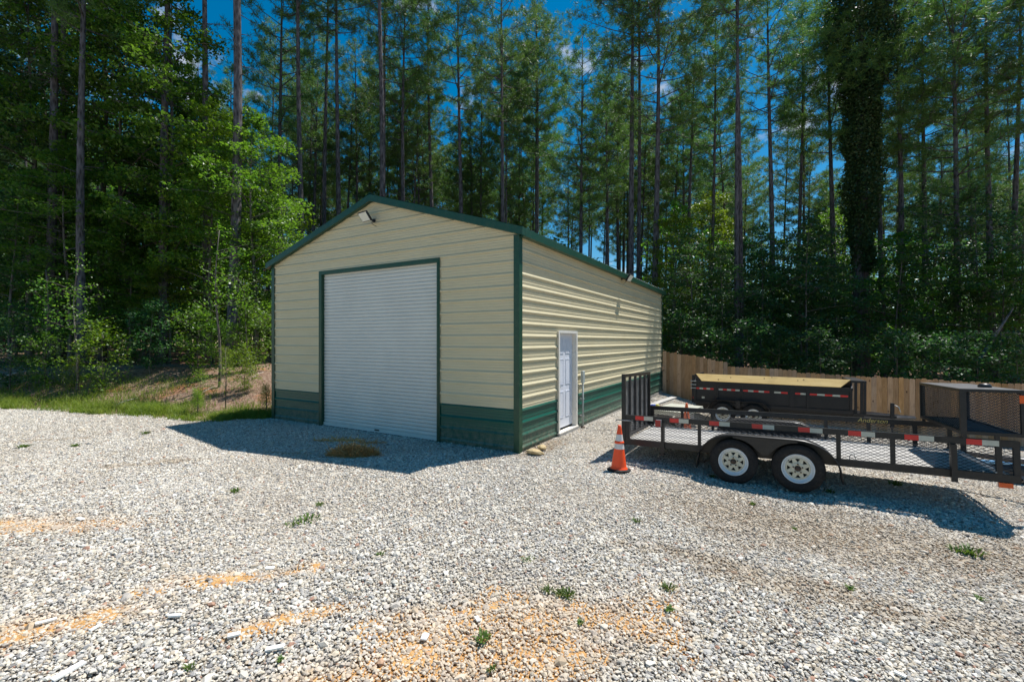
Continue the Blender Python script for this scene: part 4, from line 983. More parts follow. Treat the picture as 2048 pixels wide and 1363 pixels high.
def pine(H, crown0, Rc, seed, r0=.17, tufts=10, k=24, nl=.30, dens=1.5, lean=0., stubs=14, top=True):
    random.seed(seed); global rng; rng = np.random.default_rng(seed)
    ph = random.uniform(0, 6); bend = random.uniform(.05, .22)
    m = MB(); tx = lambda z: lean*z+bend*math.sin(z*.16+ph)-bend*math.sin(ph); ty = lambda z: bend*.6*math.cos(z*.13+ph)-bend*.6*math.cos(ph)
    zz = np.linspace(-.5, H, 15); m.tube([(tx(z), ty(z), z) for z in zz], [r0*(1.22 if i == 0 else 1.03 if i == 1 else 1)*(1-.88*((z+.5)/(H+.5))**1.25) for i, z in enumerate(zz)], 10)
    for i in range(stubs):
        z = random.uniform(H*.18, H*crown0); a = random.uniform(0, 6.28); l = random.uniform(.12, .5)*(2.8 if random.random() < .28 else 1)
        m.tube([(tx(z), ty(z), z), (tx(z)+math.cos(a)*l*.6, ty(z)+math.sin(a)*l*.6, z+l*.10), (tx(z)+math.cos(a)*l, ty(z)+math.sin(a)*l, z-l*.02)], [.022, .014, .006], 4, caps=False)
    T = []; D = []
    nb = int((1-crown0)*H*2.6*dens)
    for b in range(nb):
        f = (b+random.random())/nb; z = H*(crown0+(1-crown0)*f); az = b*2.39996+random.uniform(-.5, .5)
        Lb = Rc*(math.sin(math.pi*min(1, .22+.78*f))**.75+.06)*random.uniform(.55, 1.15)*(.6 if f < .12 else 1); rise = .15+.75*f*random.uniform(.6, 1.2)
        P_ = [(tx(z)+math.cos(az)*Lb*q, ty(z)+math.sin(az)*Lb*q, z+Lb*(rise*q*.75+.20*q*q)) for q in (0, .33, .66, 1)]
        m.tube(P_, [.045*(1-.6*f), .030*(1-.5*f), .018, .008], 4, caps=False)
        nt_ = max(4, int(tufts*Lb))
        for c in range(nt_):
            q = .34+.68*(c+random.random())/nt_; i = min(2, int(q/.3334)); p0, p1 = np.array(P_[i]), np.array(P_[i+1]); w = q*3-i
            p = p0+(p1-p0)*w; s = random.choice((-1, 1))*random.uniform(.0, .42)*Lb*(1.15-q*.6); u_ = random.uniform(-.05, .30)
            e = p+np.array([-math.sin(az)*s, math.cos(az)*s, u_])+np.array([math.cos(az), math.sin(az), 0])*abs(s)*.5
            if random.random() < .6: m.tube([tuple(p), tuple(e)], [.009, .004], 3, caps=False)
            dr = e-p+np.array([math.cos(az)*.2, math.sin(az)*.2, .25]); T.append(e); D.append(dr/np.linalg.norm(dr))
    T = np.repeat(np.array(T), k, 0); D = np.repeat(np.array(D), k, 0); n = len(T)
    d = rng.normal(0, 1, (n, 3)); d /= np.linalg.norm(d, axis=1)[:, None]; d = d*.95+D*.62; d /= np.linalg.norm(d, axis=1)[:, None]
    base_ = T-D*rng.uniform(0, .18, (n, 1)); l = nl*rng.uniform(.7, 1.2, (n, 1)); s = np.cross(d, rng.normal(0, 1, (n, 3))); s /= np.linalg.norm(s, axis=1)[:, None]
    V = np.stack([base_-s*.004, base_+d*l*.5-s*.0115, base_+d*l, base_+d*l*.5+s*.0115], 1).reshape(-1, 3)
    return m.mesh('trunk', M['bark']), np_mesh('crown', V, np.arange(4*n).reshape(-1, 4), M['needle'])

random.seed(99)
PINES = [pine(24, .56, 2.8, 101, .17, stubs=22), pine(26, .60, 3.0, 102, .18, stubs=22), pine(22, .48, 2.5, 103, .15), pine(25, .54, 3.1, 104, .17, stubs=22), pine(21, .42, 2.4, 105, .14), pine(27, .64, 2.9, 106, .19, stubs=24)]
BARE = [pine(29, .66, 3.3, 111, .175, stubs=30), pine(31, .70, 3.5, 112, .19, stubs=26)]
BIG = [broadleaf(15, 3.3, 2.2, 56, 62, .15, M['leafA'], M['bark2'], 201, .15),
       broadleaf(16, 3.0, 3.2, 50, 60, .15, M['leafB'], M['bark2'], 202, .16),
       broadleaf(10.5, 2.5, .9, 42, 56, .14, M['leafA'], M['bark2'], 203, .10, .05, True),
       broadleaf(10, 2.4, 1.5, 40, 54, .14, M['leafC'], M['bark2'], 204, .09, .02, True)]
MID = [broadleaf(7.5, 1.9, .9, 28, 34, .13, M['leafB'], M['bark2'], 211, .07), broadleaf(6.5, 1.8, .6, 26, 34, .13, M['leafA'], M['bark2'], 212, .06, .05, True),
       broadleaf(8.5, 2.2, 1.2, 30, 34, .14, M['leafC'], M['bark2'], 213, .07)]
LOW = [broadleaf(3.6, 1.25, .35, 20, 34, .12, M['leafB'], M['bark2'], 221, .035, .0), broadleaf(2.6, .95, .25, 16, 30, .11, M['leafA'], M['bark2'], 222, .03, .0, True), broadleaf(2.3, .85, .2, 15, 30, .10, M['leafC'], M['bark2'], 223, .025, 0, True)]
FARB = [broadleaf(9, 2.8, .8, 30, 22, .22, M['leafB'], M['bark2'], 231, .09, wood_k=3), broadleaf(8, 2.5, .8, 28, 22, .21, M['leafC'], M['bark2'], 232, .08, wood_k=3), broadleaf(10, 2.9, 1.2, 30, 22, .22, M['leafA'], M['bark2'], 233, .1, wood_k=3)]
random.seed(5); rng = np.random.default_rng(5)
def plant(name, proto, x, y, s, label, cat, group, sz=None, rz=None, tilt=(0, 0), sink=.1):
    r = bpy.data.objects.new(name, None); COL.objects.link(r); r.empty_display_size = .3
    r.location = (x, y, gz(x, y)-sink*s); r.rotation_euler = (tilt[0], tilt[1], random.uniform(0, 6.283) if rz is None else rz); r.scale = (s, s, s if sz is None else sz)
    tag(r, label, cat, group)
    link('trunk', proto[0], r); link('crown', proto[1], r)
    return r
# ---- pines one can point to: (u in the photo, distance, prototype list, index, horizontal scale, vertical scale, lean, label)
NP = [
 (462, 19.5, BARE, 1, 1.20, .98, 0, 'thick grey-barked pine rising out of the left foliage, nearest the shed'),
 (414, 22, BARE, 0, 1.05, 1.0, 0, 'dark bare pine trunk just left of the thick grey-barked pine'),
 (98, 20, BARE, 1, 1.0, .95, 0, 'dark straight pine in the left corner, leftmost tall trunk'),
 (122, 22, BARE, 0, 1.0, .95, 0, 'second dark pine from the left corner, behind the leftmost trunk'),
 (165, 19, PINES, 1, .95, .9, 0, 'dark pine trunk behind the big left broadleaf tree'),
 (330, 21, BARE, 1, 1.1, .9, 0, 'shaded pine trunk low behind the leafy centre of the left woods'),
 (560, 27, PINES, 0, 1.0, 1.0, 0, 'dark branching pine above the left end of the shed roof'),
 (609, 25.0, BARE, 0, 1.05, 1.0, .7, 'leaning pine with pale sunlit bark, first in front over the left roof slope'),
 (652, 29, BARE, 1, .85, .95, 0, 'dark straight pine between the two pale trunks over the left roof slope'),
 (681, 27.5, BARE, 0, 1.02, 1.0, .3, 'pale barked pine just left of the roof peak'),
 (712, 34, PINES, 2, .95, 1.05, 0, 'thin pine close left of the roof peak'),
 (735, 36, PINES, 4, .9, 1.1, 0, 'thin dark pine directly behind the roof peak'),
 (759, 25.5, BARE, 1, .98, 1.0, 0, 'pale pine with side stubs rising right at the roof peak'),
 (768, 29, BARE, 0, .8, 1.0, 0, 'dark pine half hidden behind the pale one at the roof peak'),
 (815, 30, PINES, 3, 1.05, 1.05, 0, 'straight grey pine a little right of the roof peak'),
 (865, 33, PINES, 5, .95, 1.0, 0, 'slim pine with high branches, second right of the roof peak'),
 (922, 31, PINES, 1, 1.05, 1.02, .2, 'tall dark pine over the middle of the right roof slope'),
 (960, 37, PINES, 2, .9, 1.1, 0, 'thin pine behind the middle of the right roof slope'),
 (1007, 29, PINES, 0, 1.0, 1.08, .5, 'slightly leaning pine near the front right roof corner'),
 (1035, 38, PINES, 4, .9, 1.1, 0, 'thin pine just behind the front right roof corner'),
 (1070, 34, PINES, 5, .9, .95, 0, 'slim pine right of the front roof corner'),
 (1161, 31, PINES, 4, 1.15, 1.06, 0, 'full crowned pine with branches low down beside the open sky gap'),
 (1214, 36, PINES, 2, 1.0, .95, 0, 'short dark pine over the long side of the roof'),
 (1262, 27, BARE, 0, 1.15, .98, 0, 'tall pine, left one of the close pair over the long roof side'),
 (1274, 28, BARE, 1, .8, .92, 0, 'tall pine, right one of the close pair over the long roof side'),
 (1307, 26, PINES, 3, 1.22, 1.0, 0, 'pine with many dark curved limbs over the far end of the roof'),
 (1371, 31, PINES, 0, .9, 1.0, 1.6, 'pine leaning right at the far end of the shed roof'),
 (1415, 30, PINES, 2, .95, 1.15, 1.2, 'slender leaning pine beyond the far shed corner'),
 (1474, 24, BARE, 0, .80, .94, -.9, 'left stem of the forked looking pine pair behind the fence'),
 (1481, 24.3, BARE, 1, .80, .92, .5, 'right stem of the forked looking pine pair behind the fence'),
 (1543, 28, PINES, 1, 1.05, 1.0, 0, 'dark pine behind the dump trailer, right of the paired stems'),
 (1594, 30, PINES, 5, .8, .95, 0, 'thin pine behind the right half of the dump trailer'),
 (1612, 33, PINES, 2, .8, 1.15, .3, 'thin pine with high crown near the dump trailer front'),
 (1665, 29, PINES, 1, 1.1, .95, 0, 'full pine hugging the left side of the vine-covered trunk'),
 (1768, 28, PINES, 3, 1.05, .98, 0, 'full pine hugging the right side of the vine-covered trunk'),
 (1800, 26, PINES, 3, 1.1, 1.0, 0, 'dark pine behind the fence, first right of the vine-covered trunk'),
 (1850, 27, PINES, 0, 1.05, 1.0, 0, 'dark pine behind the fence, second right of the vine-covered trunk'),
 (1918, 24, PINES, 4, 1.25, 1.1, -1.5, 'leaning dark pine behind the basket end of the near trailer'),
 (1985, 25, PINES, 1, 1.05, .95, 0, 'dark pine second from the right edge of the photo'),
 (2028, 26, PINES, 5, 1.0, .95, 0, 'dark pine at the right edge of the photo'),
 (2095, 23, PINES, 3, 1.1, .95, 0, 'dark crowned pine leaning in from outside the right edge'),
 (-40, 21, PINES, 4, 1.2, 1.0, 0, 'pine with low crown at the left edge of the photo')]
for u, Y, PL, i, s, sz, ln, lab in NP:
    x, y = ray(u, Y); plant('pine_tree', PL[i], x, y, s, lab, 'pine tree', 'tall pines around the yard', sz, random.uniform(0, 6.28), (0, R(ln)))
# ---- the stand behind
cnt = 0; pts = []
BR = [ray(325, 21.5), ray(425, 21), ray(512, 20.5), ray(140, 20), ray(60, 21), ray(1345, 26), ray(1420, 30), ray(1560, 31), ray(1655, 30)]
def in_light_path(x, y):
    for a, b in BR:
        k = (x-a)*.843+(y-b)*.538; c = abs((x-a)*.538-(y-b)*.843)
        if 1 < k < 11 and c < 2.6: return True
    return False
tries = 0
while cnt < 225 and tries < 6000:
    tries += 1
    Y = 31+29*random.random()**.9; u = random.uniform(-150, 2200); x, y = ray(u, Y)
    gap = 1 if u < 500 or u > 1450 else .9
    if 1090 < u < 1130 or 860 < u < 890: continue
    if u > 1500 and Y > 50: continue
    if in_light_path(x, y) or any((x-a)**2+(y-b)**2 < 1.55**2 for a, b in pts): continue
    pts.append((x, y)); cnt += 1
    i = random.randrange(6); s = random.uniform(.72, 1.05)
    reg = 'left of the shed' if u < 540 else ('behind the shed roof' if u < 1330 else 'beyond the fence')
    spot = [w_ for a_, w_ in ((220, 'at the far left'), (540, 'between the left trees and the shed'), (745, 'over the left roof slope'), (890, 'just right of the roof peak'), (1035, 'over the right roof slope'), (1180, 'over the front half of the long roof side'), (1330, 'over the rear half of the long roof side'), (1540, 'behind the rear of the dump trailer'), (1740, 'left of the vine-covered trunk'), (1900, 'right of the vine-covered trunk'), (9999, 'at the far right')) if u < a_][0]
    lay = 'front row' if Y < 38 else ('middle row' if Y < 47 else 'rear row')
    shape = 'slim' if s < .88 else 'tall'
    plant('pine_tree', PINES[i], x, y, s, shape+' '+lay+' pine '+spot, 'pine tree', 'background pines '+reg, random.uniform(.66, 1.04), None, (R(random.gauss(0, 1.5)), R(random.gauss(0, 1.5))))
# ---- broadleaf trees at the left
LB = [
 (325, 21.5, BIG, 0, 1.1, 1.05, 'big sunlit broadleaf tree filling the left centre up to the top'),
 (205, 22.5, BIG, 1, 1.1, 1.1, 'tall dark oak left of the big sunlit broadleaf tree'),
 (60, 21.5, BIG, 0, 1.05, 1.2, 'tall leafy tree in the left corner of the photo'),
 (-60, 20.5, BIG, 1, 1.0, 1.0, 'dark leafy tree cut by the left edge'),
 (512, 20.5, BIG, 2, 1.08, .95, 'bright leafy tree touching the left wall of the shed'),
 (425, 21, BIG, 3, 1.05, 1.08, 'yellow-green leafy tree in front of the thick pine trunk'),
 (378, 25, BIG, 0, 1.0, 1.0, 'leafy tree behind and right of the big sunlit broadleaf tree'),
 (140, 20, BIG, 2, 1.0, .88, 'medium leafy tree with pale stems near the left bank'),
 (20, 19.5, MID, 0, 1.0, 1.0, 'small dark leafy tree low at the left edge'),
 (265, 21, MID, 1, 1.0, .8, 'small leafy tree with layered sprays above the bare bank'),
 (340, 20.6, MID, 2, .8, .62, 'small yellow-green tree under the big sunlit one'),
 (560, 21.5, MID, 1, 1.15, 1.05, 'leafy tree peeping over the left end of the shed roof'),
 (600, 25, MID, 2, 1.0, .9, 'light green sapling crown just above the left roof slope'),
 (845, 25.5, MID, 2, .9, 1.0, 'light green crown showing above the right roof slope near the peak'),
 (880, 26, MID, 1, .85, .95, 'small leafy crown above the right roof slope'),
 (1085, 29, MID, 2, .95, .9, 'low leafy crown over the front right part of the roof'),
 (1190, 27, MID, 1, 1.0, .95, 'leafy crown low over the long roof side'),
 (1345, 26, BIG, 3, .95, .93, 'bright translucent leafy tree over the far end of the roof'),
 (1420, 30, BIG, 3, 1.1, 1.05, 'tall yellow-green tree backlit behind the paired pines'),
 (1560, 31, BIG, 3, 1.0, .95, 'yellow-green tree backlit behind the dump trailer'),
 (1655, 30, BIG, 2, 1.05, 1.02, 'wide bright leafy tree left of the vine-covered trunk'),
 (1810, 29, BIG, 2, 1.0, .85, 'leafy tree right of the vine-covered trunk'),
 (2000, 21.5, BIG, 2, .85, .78, 'leafy tree with bright sprays at the right edge'),
 (265, 22.0, BIG, 0, 1.0, 1.1, 'tall sunlit leafy tree just left of the biggest one'),
 (110, 24.5, BIG, 1, 1.2, 1.3, 'very tall dark leafy tree behind the left corner trees'),
 (1380, 22.5, MID, 0, 1.0, 1.0, 'dark shrubby tree behind the fence corner by the shed'),
 (1440, 22.5, MID, 0, 1.0, .9, 'dark green bushy tree behind the left end of the dump trailer'),
 (1520, 24, MID, 0, 1.15, 1.0, 'dense dark tree behind the middle of the dump trailer'),
 (1610, 23, MID, 0, 1.2, 1.0, 'broad dark tree left of the vine-covered trunk base'),
 (1675, 24, MID, 0, 1.1, .85, 'dark low tree touching the vine-covered trunk base'),
 (1790, 23, MID, 0, 1.1, .95, 'dark low tree behind the bare part of the fence'),
 (1870, 24, MID, 0, 1.2, 1.15, 'dark low tree behind the fence left of the basket'),
 (1950, 22.5, MID, 0, 1.15, 1.2, 'dark low tree behind the mesh basket'),
 (2045, 21.5, MID, 0, 1.1, 1.15, 'dark low tree at the right edge behind the fence'),
]
for u, Y, PL, i, s, sz, lab in LB:
    x, y = ray(u, Y); plant('broadleaf_tree', PL[i], x, y, s, lab, 'tree', 'broadleaf trees at the wood edge', s*sz/.95, None, (R(random.uniform(-2, 2)), R(random.uniform(-2, 2))))
# ---- understory
cnt = 0; tries = 0; up_ = []
while cnt < 145 and tries < 5000:
    tries += 1
    u = random.uniform(-160, 2200); Y = random.uniform(23.5, 52)
    if 540 < u < 1340 and Y < 30: continue
    x, y = ray(u, Y)
    if any((x-a)**2+(y-b)**2 < 2.1**2 for a, b in up_): continue
    up_.append((x, y)); cnt += 1
    if u < 560: hmin, hmax = .85, 1.35
    elif u < 1340: hmin, hmax = .6, .95
    else: hmin, hmax = .75, 1.15
    i = random.choice((0, 0, 0, 2) if (u < 560 or Y < 30) else (0, 0, 2, 1))
    reg = 'left of the shed' if u < 540 else ('behind the shed' if u < 1330 else 'beyond the fence')
    spot = [w_ for a_, w_ in ((220, 'at the far left'), (540, 'near the left shed wall'), (890, 'behind the roof peak'), (1330, 'behind the long roof side'), (1540, 'behind the rear of the dump trailer'), (1740, 'left of the vine-covered trunk'), (1900, 'right of the vine-covered trunk'), (9999, 'at the far right')) if u < a_][0]
    plant('understory_tree', FARB[i], x, y, random.uniform(.8, 1.1), ('dark', 'yellow-green', 'mid-green')[i]+' understory tree '+('near the wood edge ' if Y < 33 else ('mid wood ' if Y < 42 else 'deep in the wood '))+spot, 'tree', 'understory trees '+reg, random.uniform(hmin, hmax))
SHR = [
 (208, 15.6, LOW, 2, 1.05, 'bright green bush standing on the left bank'),
 (395, 17.0, LOW, 1, 1.0, 'leafy bush on the bank beneath the sunlit tree'),
 (512, 17.0, LOW, 1, .95, 'bush with pale stems beside the left shed wall'),
 (497, 14.1, LOW, 2, .42, 'small round bright shrub on the clay bank near the shed'),
 (490, 14.6, LOW, 2, .62, 'narrow upright shrub behind the small round one'),
 (402, 14.2, LOW, 2, .38, 'low sprout on the clay bank left of the thin trunk'),
 (445, 16.6, LOW, 1, .8, 'leafy shrub right behind the thin pale trunk'),
 (90, 16.2, LOW, 1, .8, 'shrub at the edge of the shade on the far left bank'),
 (20, 16.0, LOW, 0, .8, 'dark shrub at the left photo edge'),
 (150, 16.0, LOW, 2, .5, 'small yellowish shrub left of the bright bush'),
 (300, 17.2, LOW, 0, .8, 'dark shrub in the shade above the bare bank'),
 (1360, 20.6, LOW, 0, 1.0, 'dark shrub touching the fence by the shed corner'),
 (1415, 20.2, LOW, 0, 1.0, 'dark shrub behind the first fence step'),
 (1490, 19.5, LOW, 0, 1.05, 'dark shrub behind the fence at the dump trailer rear'),
 (1560, 19.2, LOW, 0, 1.0, 'dark shrub over the fence above the sideboard middle'),
 (1640, 18.9, LOW, 0, 1.0, 'dark shrub over the fence near the sideboard front'),
 (1700, 19.0, LOW, 0, .9, 'dark shrub over the fence left of the big trunk'),
 (1790, 18.3, LOW, 0, 1.0, 'dark shrub over the bare fence stretch'),
 (1880, 17.6, LOW, 0, .95, 'dark shrub over the fence left of the basket top'),
 (1960, 17.2, LOW, 0, 1.0, 'dark shrub over the fence behind the basket lid'),
 (2040, 16.8, LOW, 0, 1.0, 'dark shrub over the fence at the right edge')]
for u, Y, PL, i, s, lab in SHR:
    x, y = ray(u, Y); plant('shrub', PL[i], x, y, s, lab, 'shrub', 'shrubs at the wood edge', None)
n = 90000; px = rng.uniform(-95, 95, n); py = 58+rng.uniform(0, 9, n); top = 5.5+5.0*fbm(px, 2.0, .12, 4)+2.5*(fbm(px, py, .7, 3)-.5)-3.0*np.exp(-((px-22)/14)**2)
C = np.stack([px, py, ground_z(px, py)+top*rng.random(n)**.8], -1)
o = link('distant_woods', leaves('distant_woods', C, .5, M['leafB'], up=.5)); tag(o, 'dim mass of undergrowth closing the view far behind the pines', 'woods', None, 'stuff')
# thin pale trunk in front of the left wood
def stem(name, u, Y, H, lab, cat, seed, r0=.04, ln=0., mat='bark2', lm='leafA'):
    random.seed(seed); x, y = ray(u, Y); m = MB(); ph = random.uniform(0, 6)
    zz = np.linspace(-.3, H, 12); m.tube([(ln*z+.06*math.sin(z*1.3+ph), .05*math.cos(z+ph), z) for z in zz], [r0*(1-.75*max(0, z)/H) for z in zz], 7)
    Cs = []
    for k in range(16):
        z = H*(.45+.55*random.random()); a = random.uniform(0, 6.28); l = random.uniform(.4, 1.1)
        e = (ln*z+math.cos(a)*l, math.sin(a)*l, z+l*.4); m.tube([(ln*z, 0, z), e], [.010, .004], 4, caps=False)
        kk = 34; q = rng.random(kk)[:, None]; Cs.append(np.array([ln*z, 0, z])*(1-q)+np.array(e)*q+rng.normal(0, .14, (kk, 3)))
    r = empty(name, (x, y, gz(x, y)), 0, lab, cat); link('trunk', m.mesh('trunk', M[mat]), r); link('crown', leaves('crown', np.concatenate(Cs), .10, M[lm]), r)
stem('young_tree', 436, 15.0, 5.2, 'thin pale crooked young trunk standing alone on the bank before the left wood', 'young tree', 31, .045)
stem('young_tree', 150, 15.9, 4.6, 'thin pale stem left of the bright bush on the left bank', 'young tree', 32, .04, .02)
stem('young_tree', 96, 16.4, 4.2, 'thin stem near the far left bank shrub', 'young tree', 33, .035, -.03)
stem('young_tree', 505, 16.6, 3.4, 'slanting dead-looking stem by the left shed wall', 'young tree', 34, .025, -.12)
# pine sapling
def sapling(u, Y, H, lab, seed):
    random.seed(seed); x, y = ray(u, Y); m = MB(); m.tube([(0, 0, -.1), (.02, 0, H*.5), (0, 0, H)], [.018, .012, .004], 6)
    T = []; D = []
    for k in range(26):
        f = .30+.70*k/26; a = k*2.4; l = .42*(1.12-f)*H/2.0
        for q in (.35, .7, 1.0): T.append((math.cos(a)*l*q, math.sin(a)*l*q, H*f+l*q*.45)); D.append((math.cos(a), math.sin(a), .5))
        m.tube([(0, 0, H*f), T[-1]], [.006, .003], 3, caps=False)
    T = np.repeat(np.array(T), 10, 0); D = np.repeat(np.array(D), 10, 0); n = len(T); d = rng.normal(0, 1, (n, 3)); d /= np.linalg.norm(d, axis=1)[:, None]; d = d*.9+D*.7; d /= np.linalg.norm(d, axis=1)[:, None]
    s = np.cross(d, rng.normal(0, 1, (n, 3))); s /= np.linalg.norm(s, axis=1)[:, None]; l = .15*rng.uniform(.7, 1.2, (n, 1)); 
    V = np.stack([T-s*.002, T+d*l*.5-s*.003, T+d*l, T+d*l*.5+s*.003], 1).reshape(-1, 3)
    r = empty('pine_sapling', (x, y, gz(x, y)), 0, lab, 'sapling'); link('trunk', m.mesh('trunk', M['bark2']), r)
    link('needles', np_mesh('needles', V, np.arange(4*n).reshape(-1, 4), M['grass']), r)
sapling(451, 13.1, 1.75, 'feathery bright green pine sapling on the bank near the shed', 41)
sapling(395, 12.4, .7, 'small pine seedling in the grass strip left of the tall sapling', 42)
sapling(540-8, 12.6, .8, 'pine seedling next to the left shed corner', 43)
# vine-covered big pine
x, y = ray(1722, 25.5); zb = gz(x, y)
vt = empty('vine_covered_tree', (x, y, zb), 0, 'massive dark trunk wrapped in vines with two bare stems at its base, tallest at right', 'tree')
m = MB(); m.tube([(-.18, 0, -.5), (-.16, 0, 6), (-.1, 0, 12), (0, 0, 18), (0, 0, 24)], [.30, .25, .22, .18, .08], 12); m.build('trunk', M['bark'], vt)
m = MB(); m.tube([(.34, .1, -.5), (.32, .1, 6), (.22, .1, 12), (.1, .1, 20)], [.24, .21, .17, .08], 12); m.build('second_trunk', painted('grey_bark', (.13, .11, .115), .9, .2, 8, spec=.2, bump=.8), vt)
n = 48000; z = 6.9+17*rng.random(n)**.85; a = rng.uniform(0, 6.283, n); lump = 1+.28*np.sin(z*1.7+np.sin(a)*2)*np.cos(a*2+z*.6)
rr = (.55+.30*sstep((z-8.5)/2.5)+.9*sstep((z-17)/3))*lump*rng.uniform(.5, 1.1, n); rr *= 1-.5*sstep((z-21)/4)
vl = np.stack([rr*np.cos(a)+.05, rr*np.sin(a), z], -1); link('vine', leaves('vine', vl, .15, M['vine'], up=.3, hang=.8), vt)
pt = PINES[3]; o = link('crown', pt[1], vt); o.scale = (1.25, 1.25, .98)
# curved leaning branch-like tree at right
x, y = ray(1975, 19.5); m = MB(); m.tube([(-.4, 0, -.3), (-.55, 0, 1.2), (-.35, 0, 2.4), (.3, 0, 3.4), (1.2, .1, 4.6)], [.09, .08, .07, .06, .03], 8)
o = m.build('curved_trunk', M['bark2']); o.location = (x, y, gz(x, y)); tag(o, 'thin curved trunk bending right, behind the basket end of the near trailer', 'tree')
# fallen branches
def fallen(u1, v1, u2, v2, Y, r0, lab):
    x1, y1 = ray(u1, Y); x2, y2 = ray(u2, Y+.7); z1 = gz(x1, y1)+.06; z2 = gz(x2, y2)+.10
    m = MB(); m.tube([(0, 0, 0), ((x2-x1)*.5, (y2-y1)*.5, (z2-z1)*.5+.05), (x2-x1, y2-y1, z2-z1)], [r0, r0*.8, r0*.35], 7); o = m.build('fallen_branch', M['deadwood']); o.location = (x1, y1, z1); tag(o, lab, 'branch', 'fallen branches on the left bank')
fallen(224, 787, 276, 757, 13.6, .035, 'bleached straight branch lying diagonally on the left bank')
fallen(0, 717, 60, 716, 17.2, .05, 'pale log lying flat at the far left edge of the shade')
fallen(505, 733, 528, 728, 15.6, .02, 'thin grey branch on the ground by the left shed wall')
fallen(392, 772, 430, 776, 14.2, .018, 'short twig lying on the clay bank below the bush')
# ------------------------------------------------------------------ grass strip, weeds, leaf litter
def blades(px, py, h, w, bend=.35):
    n = len(px); pz = ground_z(px, py); q = rng.uniform(0, 6.283, n); b = rng.normal(0, bend*1.6, (n, 2))
    c = np.stack([px, py, pz-.01], -1); s = np.stack([np.cos(q)*w, np.sin(q)*w, 0*q], -1)
    d1 = np.stack([b[:, 0]*h*.3, b[:, 1]*h*.3, h*.6], -1); d2 = np.stack([b[:, 0]*h, b[:, 1]*h, h], -1)
    V = np.stack([c-s, c+s, c+d1+s*.8, c+d1-s*.8, c+d2], 1).reshape(-1, 3); i = np.arange(n)*5
    return V, np.stack([i, i+1, i+2, i+3], -1), np.stack([i+3, i+2, i+4], -1)
n = 150000; px = rng.uniform(-19, -5.7, n); u_ = rng.random(n); py = edge_y(px)-.15+u_**1.5*3.6
t, s = ts(px, py); dist = py-edge_y(px)
den = sstep((dist+.25)/.5)*np.exp(-np.clip(dist-.5, 0, 9)*2.1)*np.clip((fbm(px, py, 1.5, 3)-.34)*5, .03, 1)+.05*(fbm(px, py, .9, 3) > .58)
den = np.where(px < -11, den*.55+.05, den)
keep = (rng.random(n) < den) & (t < -7.5); px, py = px[keep], py[keep]; dk_ = dist[keep]
h = rng.uniform(.07, .30, len(px))*(.55+.9*fbm(px, py, 1.1, 3))*np.where(dk_ < .2, .7, 1)
V, Fq, F3 = blades(px, py, h, .0055)
o = link('grass_strip', np_mesh('grass_strip', V, Fq, M['grass'], False, F3)); tag(o, 'strip of long green grass between the gravel and the left bank', 'grass', None, 'stuff')
# litter
def scatter_litter(n, fx_, fy_, cond, name, lab, size=.035):
    px, py = fx_, fy_; k = cond(px, py); px, py = px[k], py[k]; n = len(px)
    C = np.stack([px, py, ground_z(px, py)+.012], -1); me = leaves(name, C, size, M['litter'], up=2.5, asp=.6)
    o = link(name, me); tag(o, lab, 'leaf litter', None, 'stuff')
px = rng.uniform(-19, -3, 42000); py = 11.5+9*rng.random(42000)
scatter_litter(0, px, py, lambda a, b: (b > edge_y(a)+.5) & (ts(a, b)[0] < -7.5), 'leaf_litter', 'brown leaf litter covering the left bank under the trees')
px = rng.uniform(-9, 11, 7000); py = 2.4+11*rng.random(7000)**.8
ok = (fbm(px, py, .8, 3)+.5*blob(px, py, DIRT)) > .64
C = np.stack([px, py, ground_z(px, py)+.024], -1)[ok]; C = C[~((ts(C[:, 0], C[:, 1])[0] < .1) & (ts(C[:, 0], C[:, 1])[1] > -.1))]
o = link('scattered_leaves', leaves('scattered_leaves', C, .028, M['litter'], up=2.0)); tag(o, 'tiny brown leaf bits strewn over the gravel', 'leaf litter', None, 'stuff')
# weeds through the gravel
def weed_mesh(seed, n, h, rad):
    rng_ = np.random.default_rng(seed); q = rng_.uniform(0, 6.283, n); r_ = rng_.random(n)*rad; V = []; F = []
    for i in range(n):
        bx, by = r_[i]*math.cos(q[i]), r_[i]*math.sin(q[i]); a = q[i]+rng_.normal(0, .5); L_ = h*rng_.uniform(.5, 1.1); o_ = rng_.uniform(.3, 1.1); w = .004+.004*rng_.random()
        s = (-math.sin(a)*w, math.cos(a)*w); b = len(V)
        V += [(bx-s[0], by-s[1], 0), (bx+s[0], by+s[1], 0), (bx+math.cos(a)*L_*o_*.5+s[0]*1.3, by+math.sin(a)*L_*o_*.5+s[1]*1.3, L_*.6), (bx+math.cos(a)*L_*o_*.5-s[0]*1.3, by+math.sin(a)*L_*o_*.5-s[1]*1.3, L_*.6), (bx+math.cos(a)*L_*o_, by+math.sin(a)*L_*o_, L_*.75)]
        F += [(b, b+1, b+2, b+3), (b+3, b+2, b+4)]
    me = bpy.data.meshes.new('weed'); me.from_pydata(V, [], F); me.materials.append(M['weed']); return me
WM = [weed_mesh(1, 46, .07, .07), weed_mesh(2, 70, .05, .13), weed_mesh(3, 26, .06, .04)]
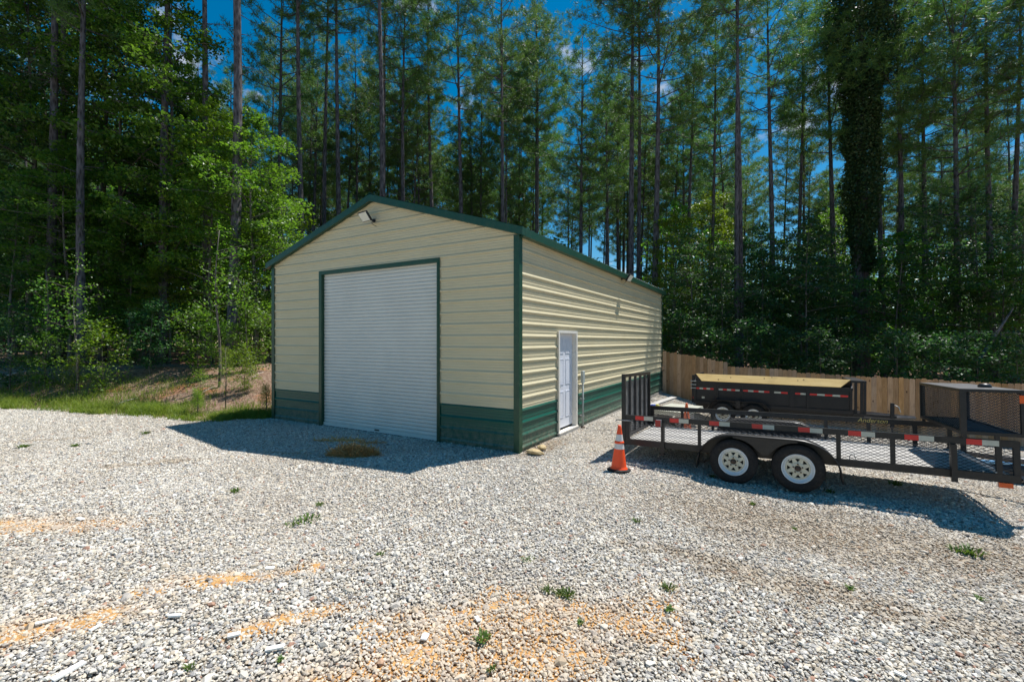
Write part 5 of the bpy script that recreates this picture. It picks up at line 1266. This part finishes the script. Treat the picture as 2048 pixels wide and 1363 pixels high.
WL = ['leafy weed growing in the middle of the orange clay patch', 'widest weed tuft, on the gravel left of centre', 'small tuft at the lower left of the widest weed tuft', 'weed at the upper right rim of the clay patch', 'middle one of three tiny weeds at the rim of the clay patch',
 'rightmost of three tiny weeds at the rim of the clay patch', 'weed right of the clay patch, lower one', 'weed right of the clay patch, upper one', 'flat weed cluster above the clay patch', 'tiny weed at the bottom edge below the clay patch weed',
 'largest leafy weed, in the brown gravel below the trailer shadow', 'small weed just left of the largest one below the trailer shadow', 'tiny weed between the clay patch and its right neighbours', 'weed near the grass strip left of the shed shadow', 'weed in the far left gravel, second from the edge', 'weed in the far left gravel, nearest the edge']
wl_ = [(966, 1284, 2, 1.4), (612, 1042, 1, 1.25), (588, 1050, 1, .8), (1096, 1186, 0, .8), (1120, 1192, 0, .8), (1136, 1196, 0, 1.0), (1338, 1224, 2, .9), (1336, 1180, 0, .9), (1056, 1122, 1, .6), (982, 1345, 2, .7), (1940, 1108, 0, 1.7), (1915, 1104, 0, 1.1), (1160, 1250, 2, .7),
 (292, 868, 0, 1.3), (150, 893, 0, 1.1), (48, 895, 0, 1.4), (470, 985, 0, 1.), (1490, 945, 0, 1.3), (1660, 985, 0, 1.), (1425, 955, 0, .9), (1272, 1045, 0, .8), (1505, 1010, 2, 1.), (380, 1342, 2, .8), (560, 1325, 2, .6), (1790, 965, 0, 1.5), (1700, 1180, 2, .9), (760, 1112, 2, .8), (1590, 1060, 2, .8), (1960, 1200, 2, .9), (640, 1012, 0, .8)]
for i, (u, v, k, s) in enumerate(wl_):
    Y = EYE*FPX/(v-681.5); X = (u-1024)/FPX*Y; Y = (EYE-gz(X, Y))*FPX/(v-681.5); X = (u-1024)/FPX*Y
    o = link('weed', WM[k]); o.location = (X, Y, gz(X, Y)+.012); o.scale = (s*.85, s*.85, s*.75); o.rotation_euler = (0, 0, random.uniform(0, 6.28))
    tag(o, WL[i] if i < len(WL) else 'small green weed growing through the gravel', 'weed', 'weeds in the gravel')
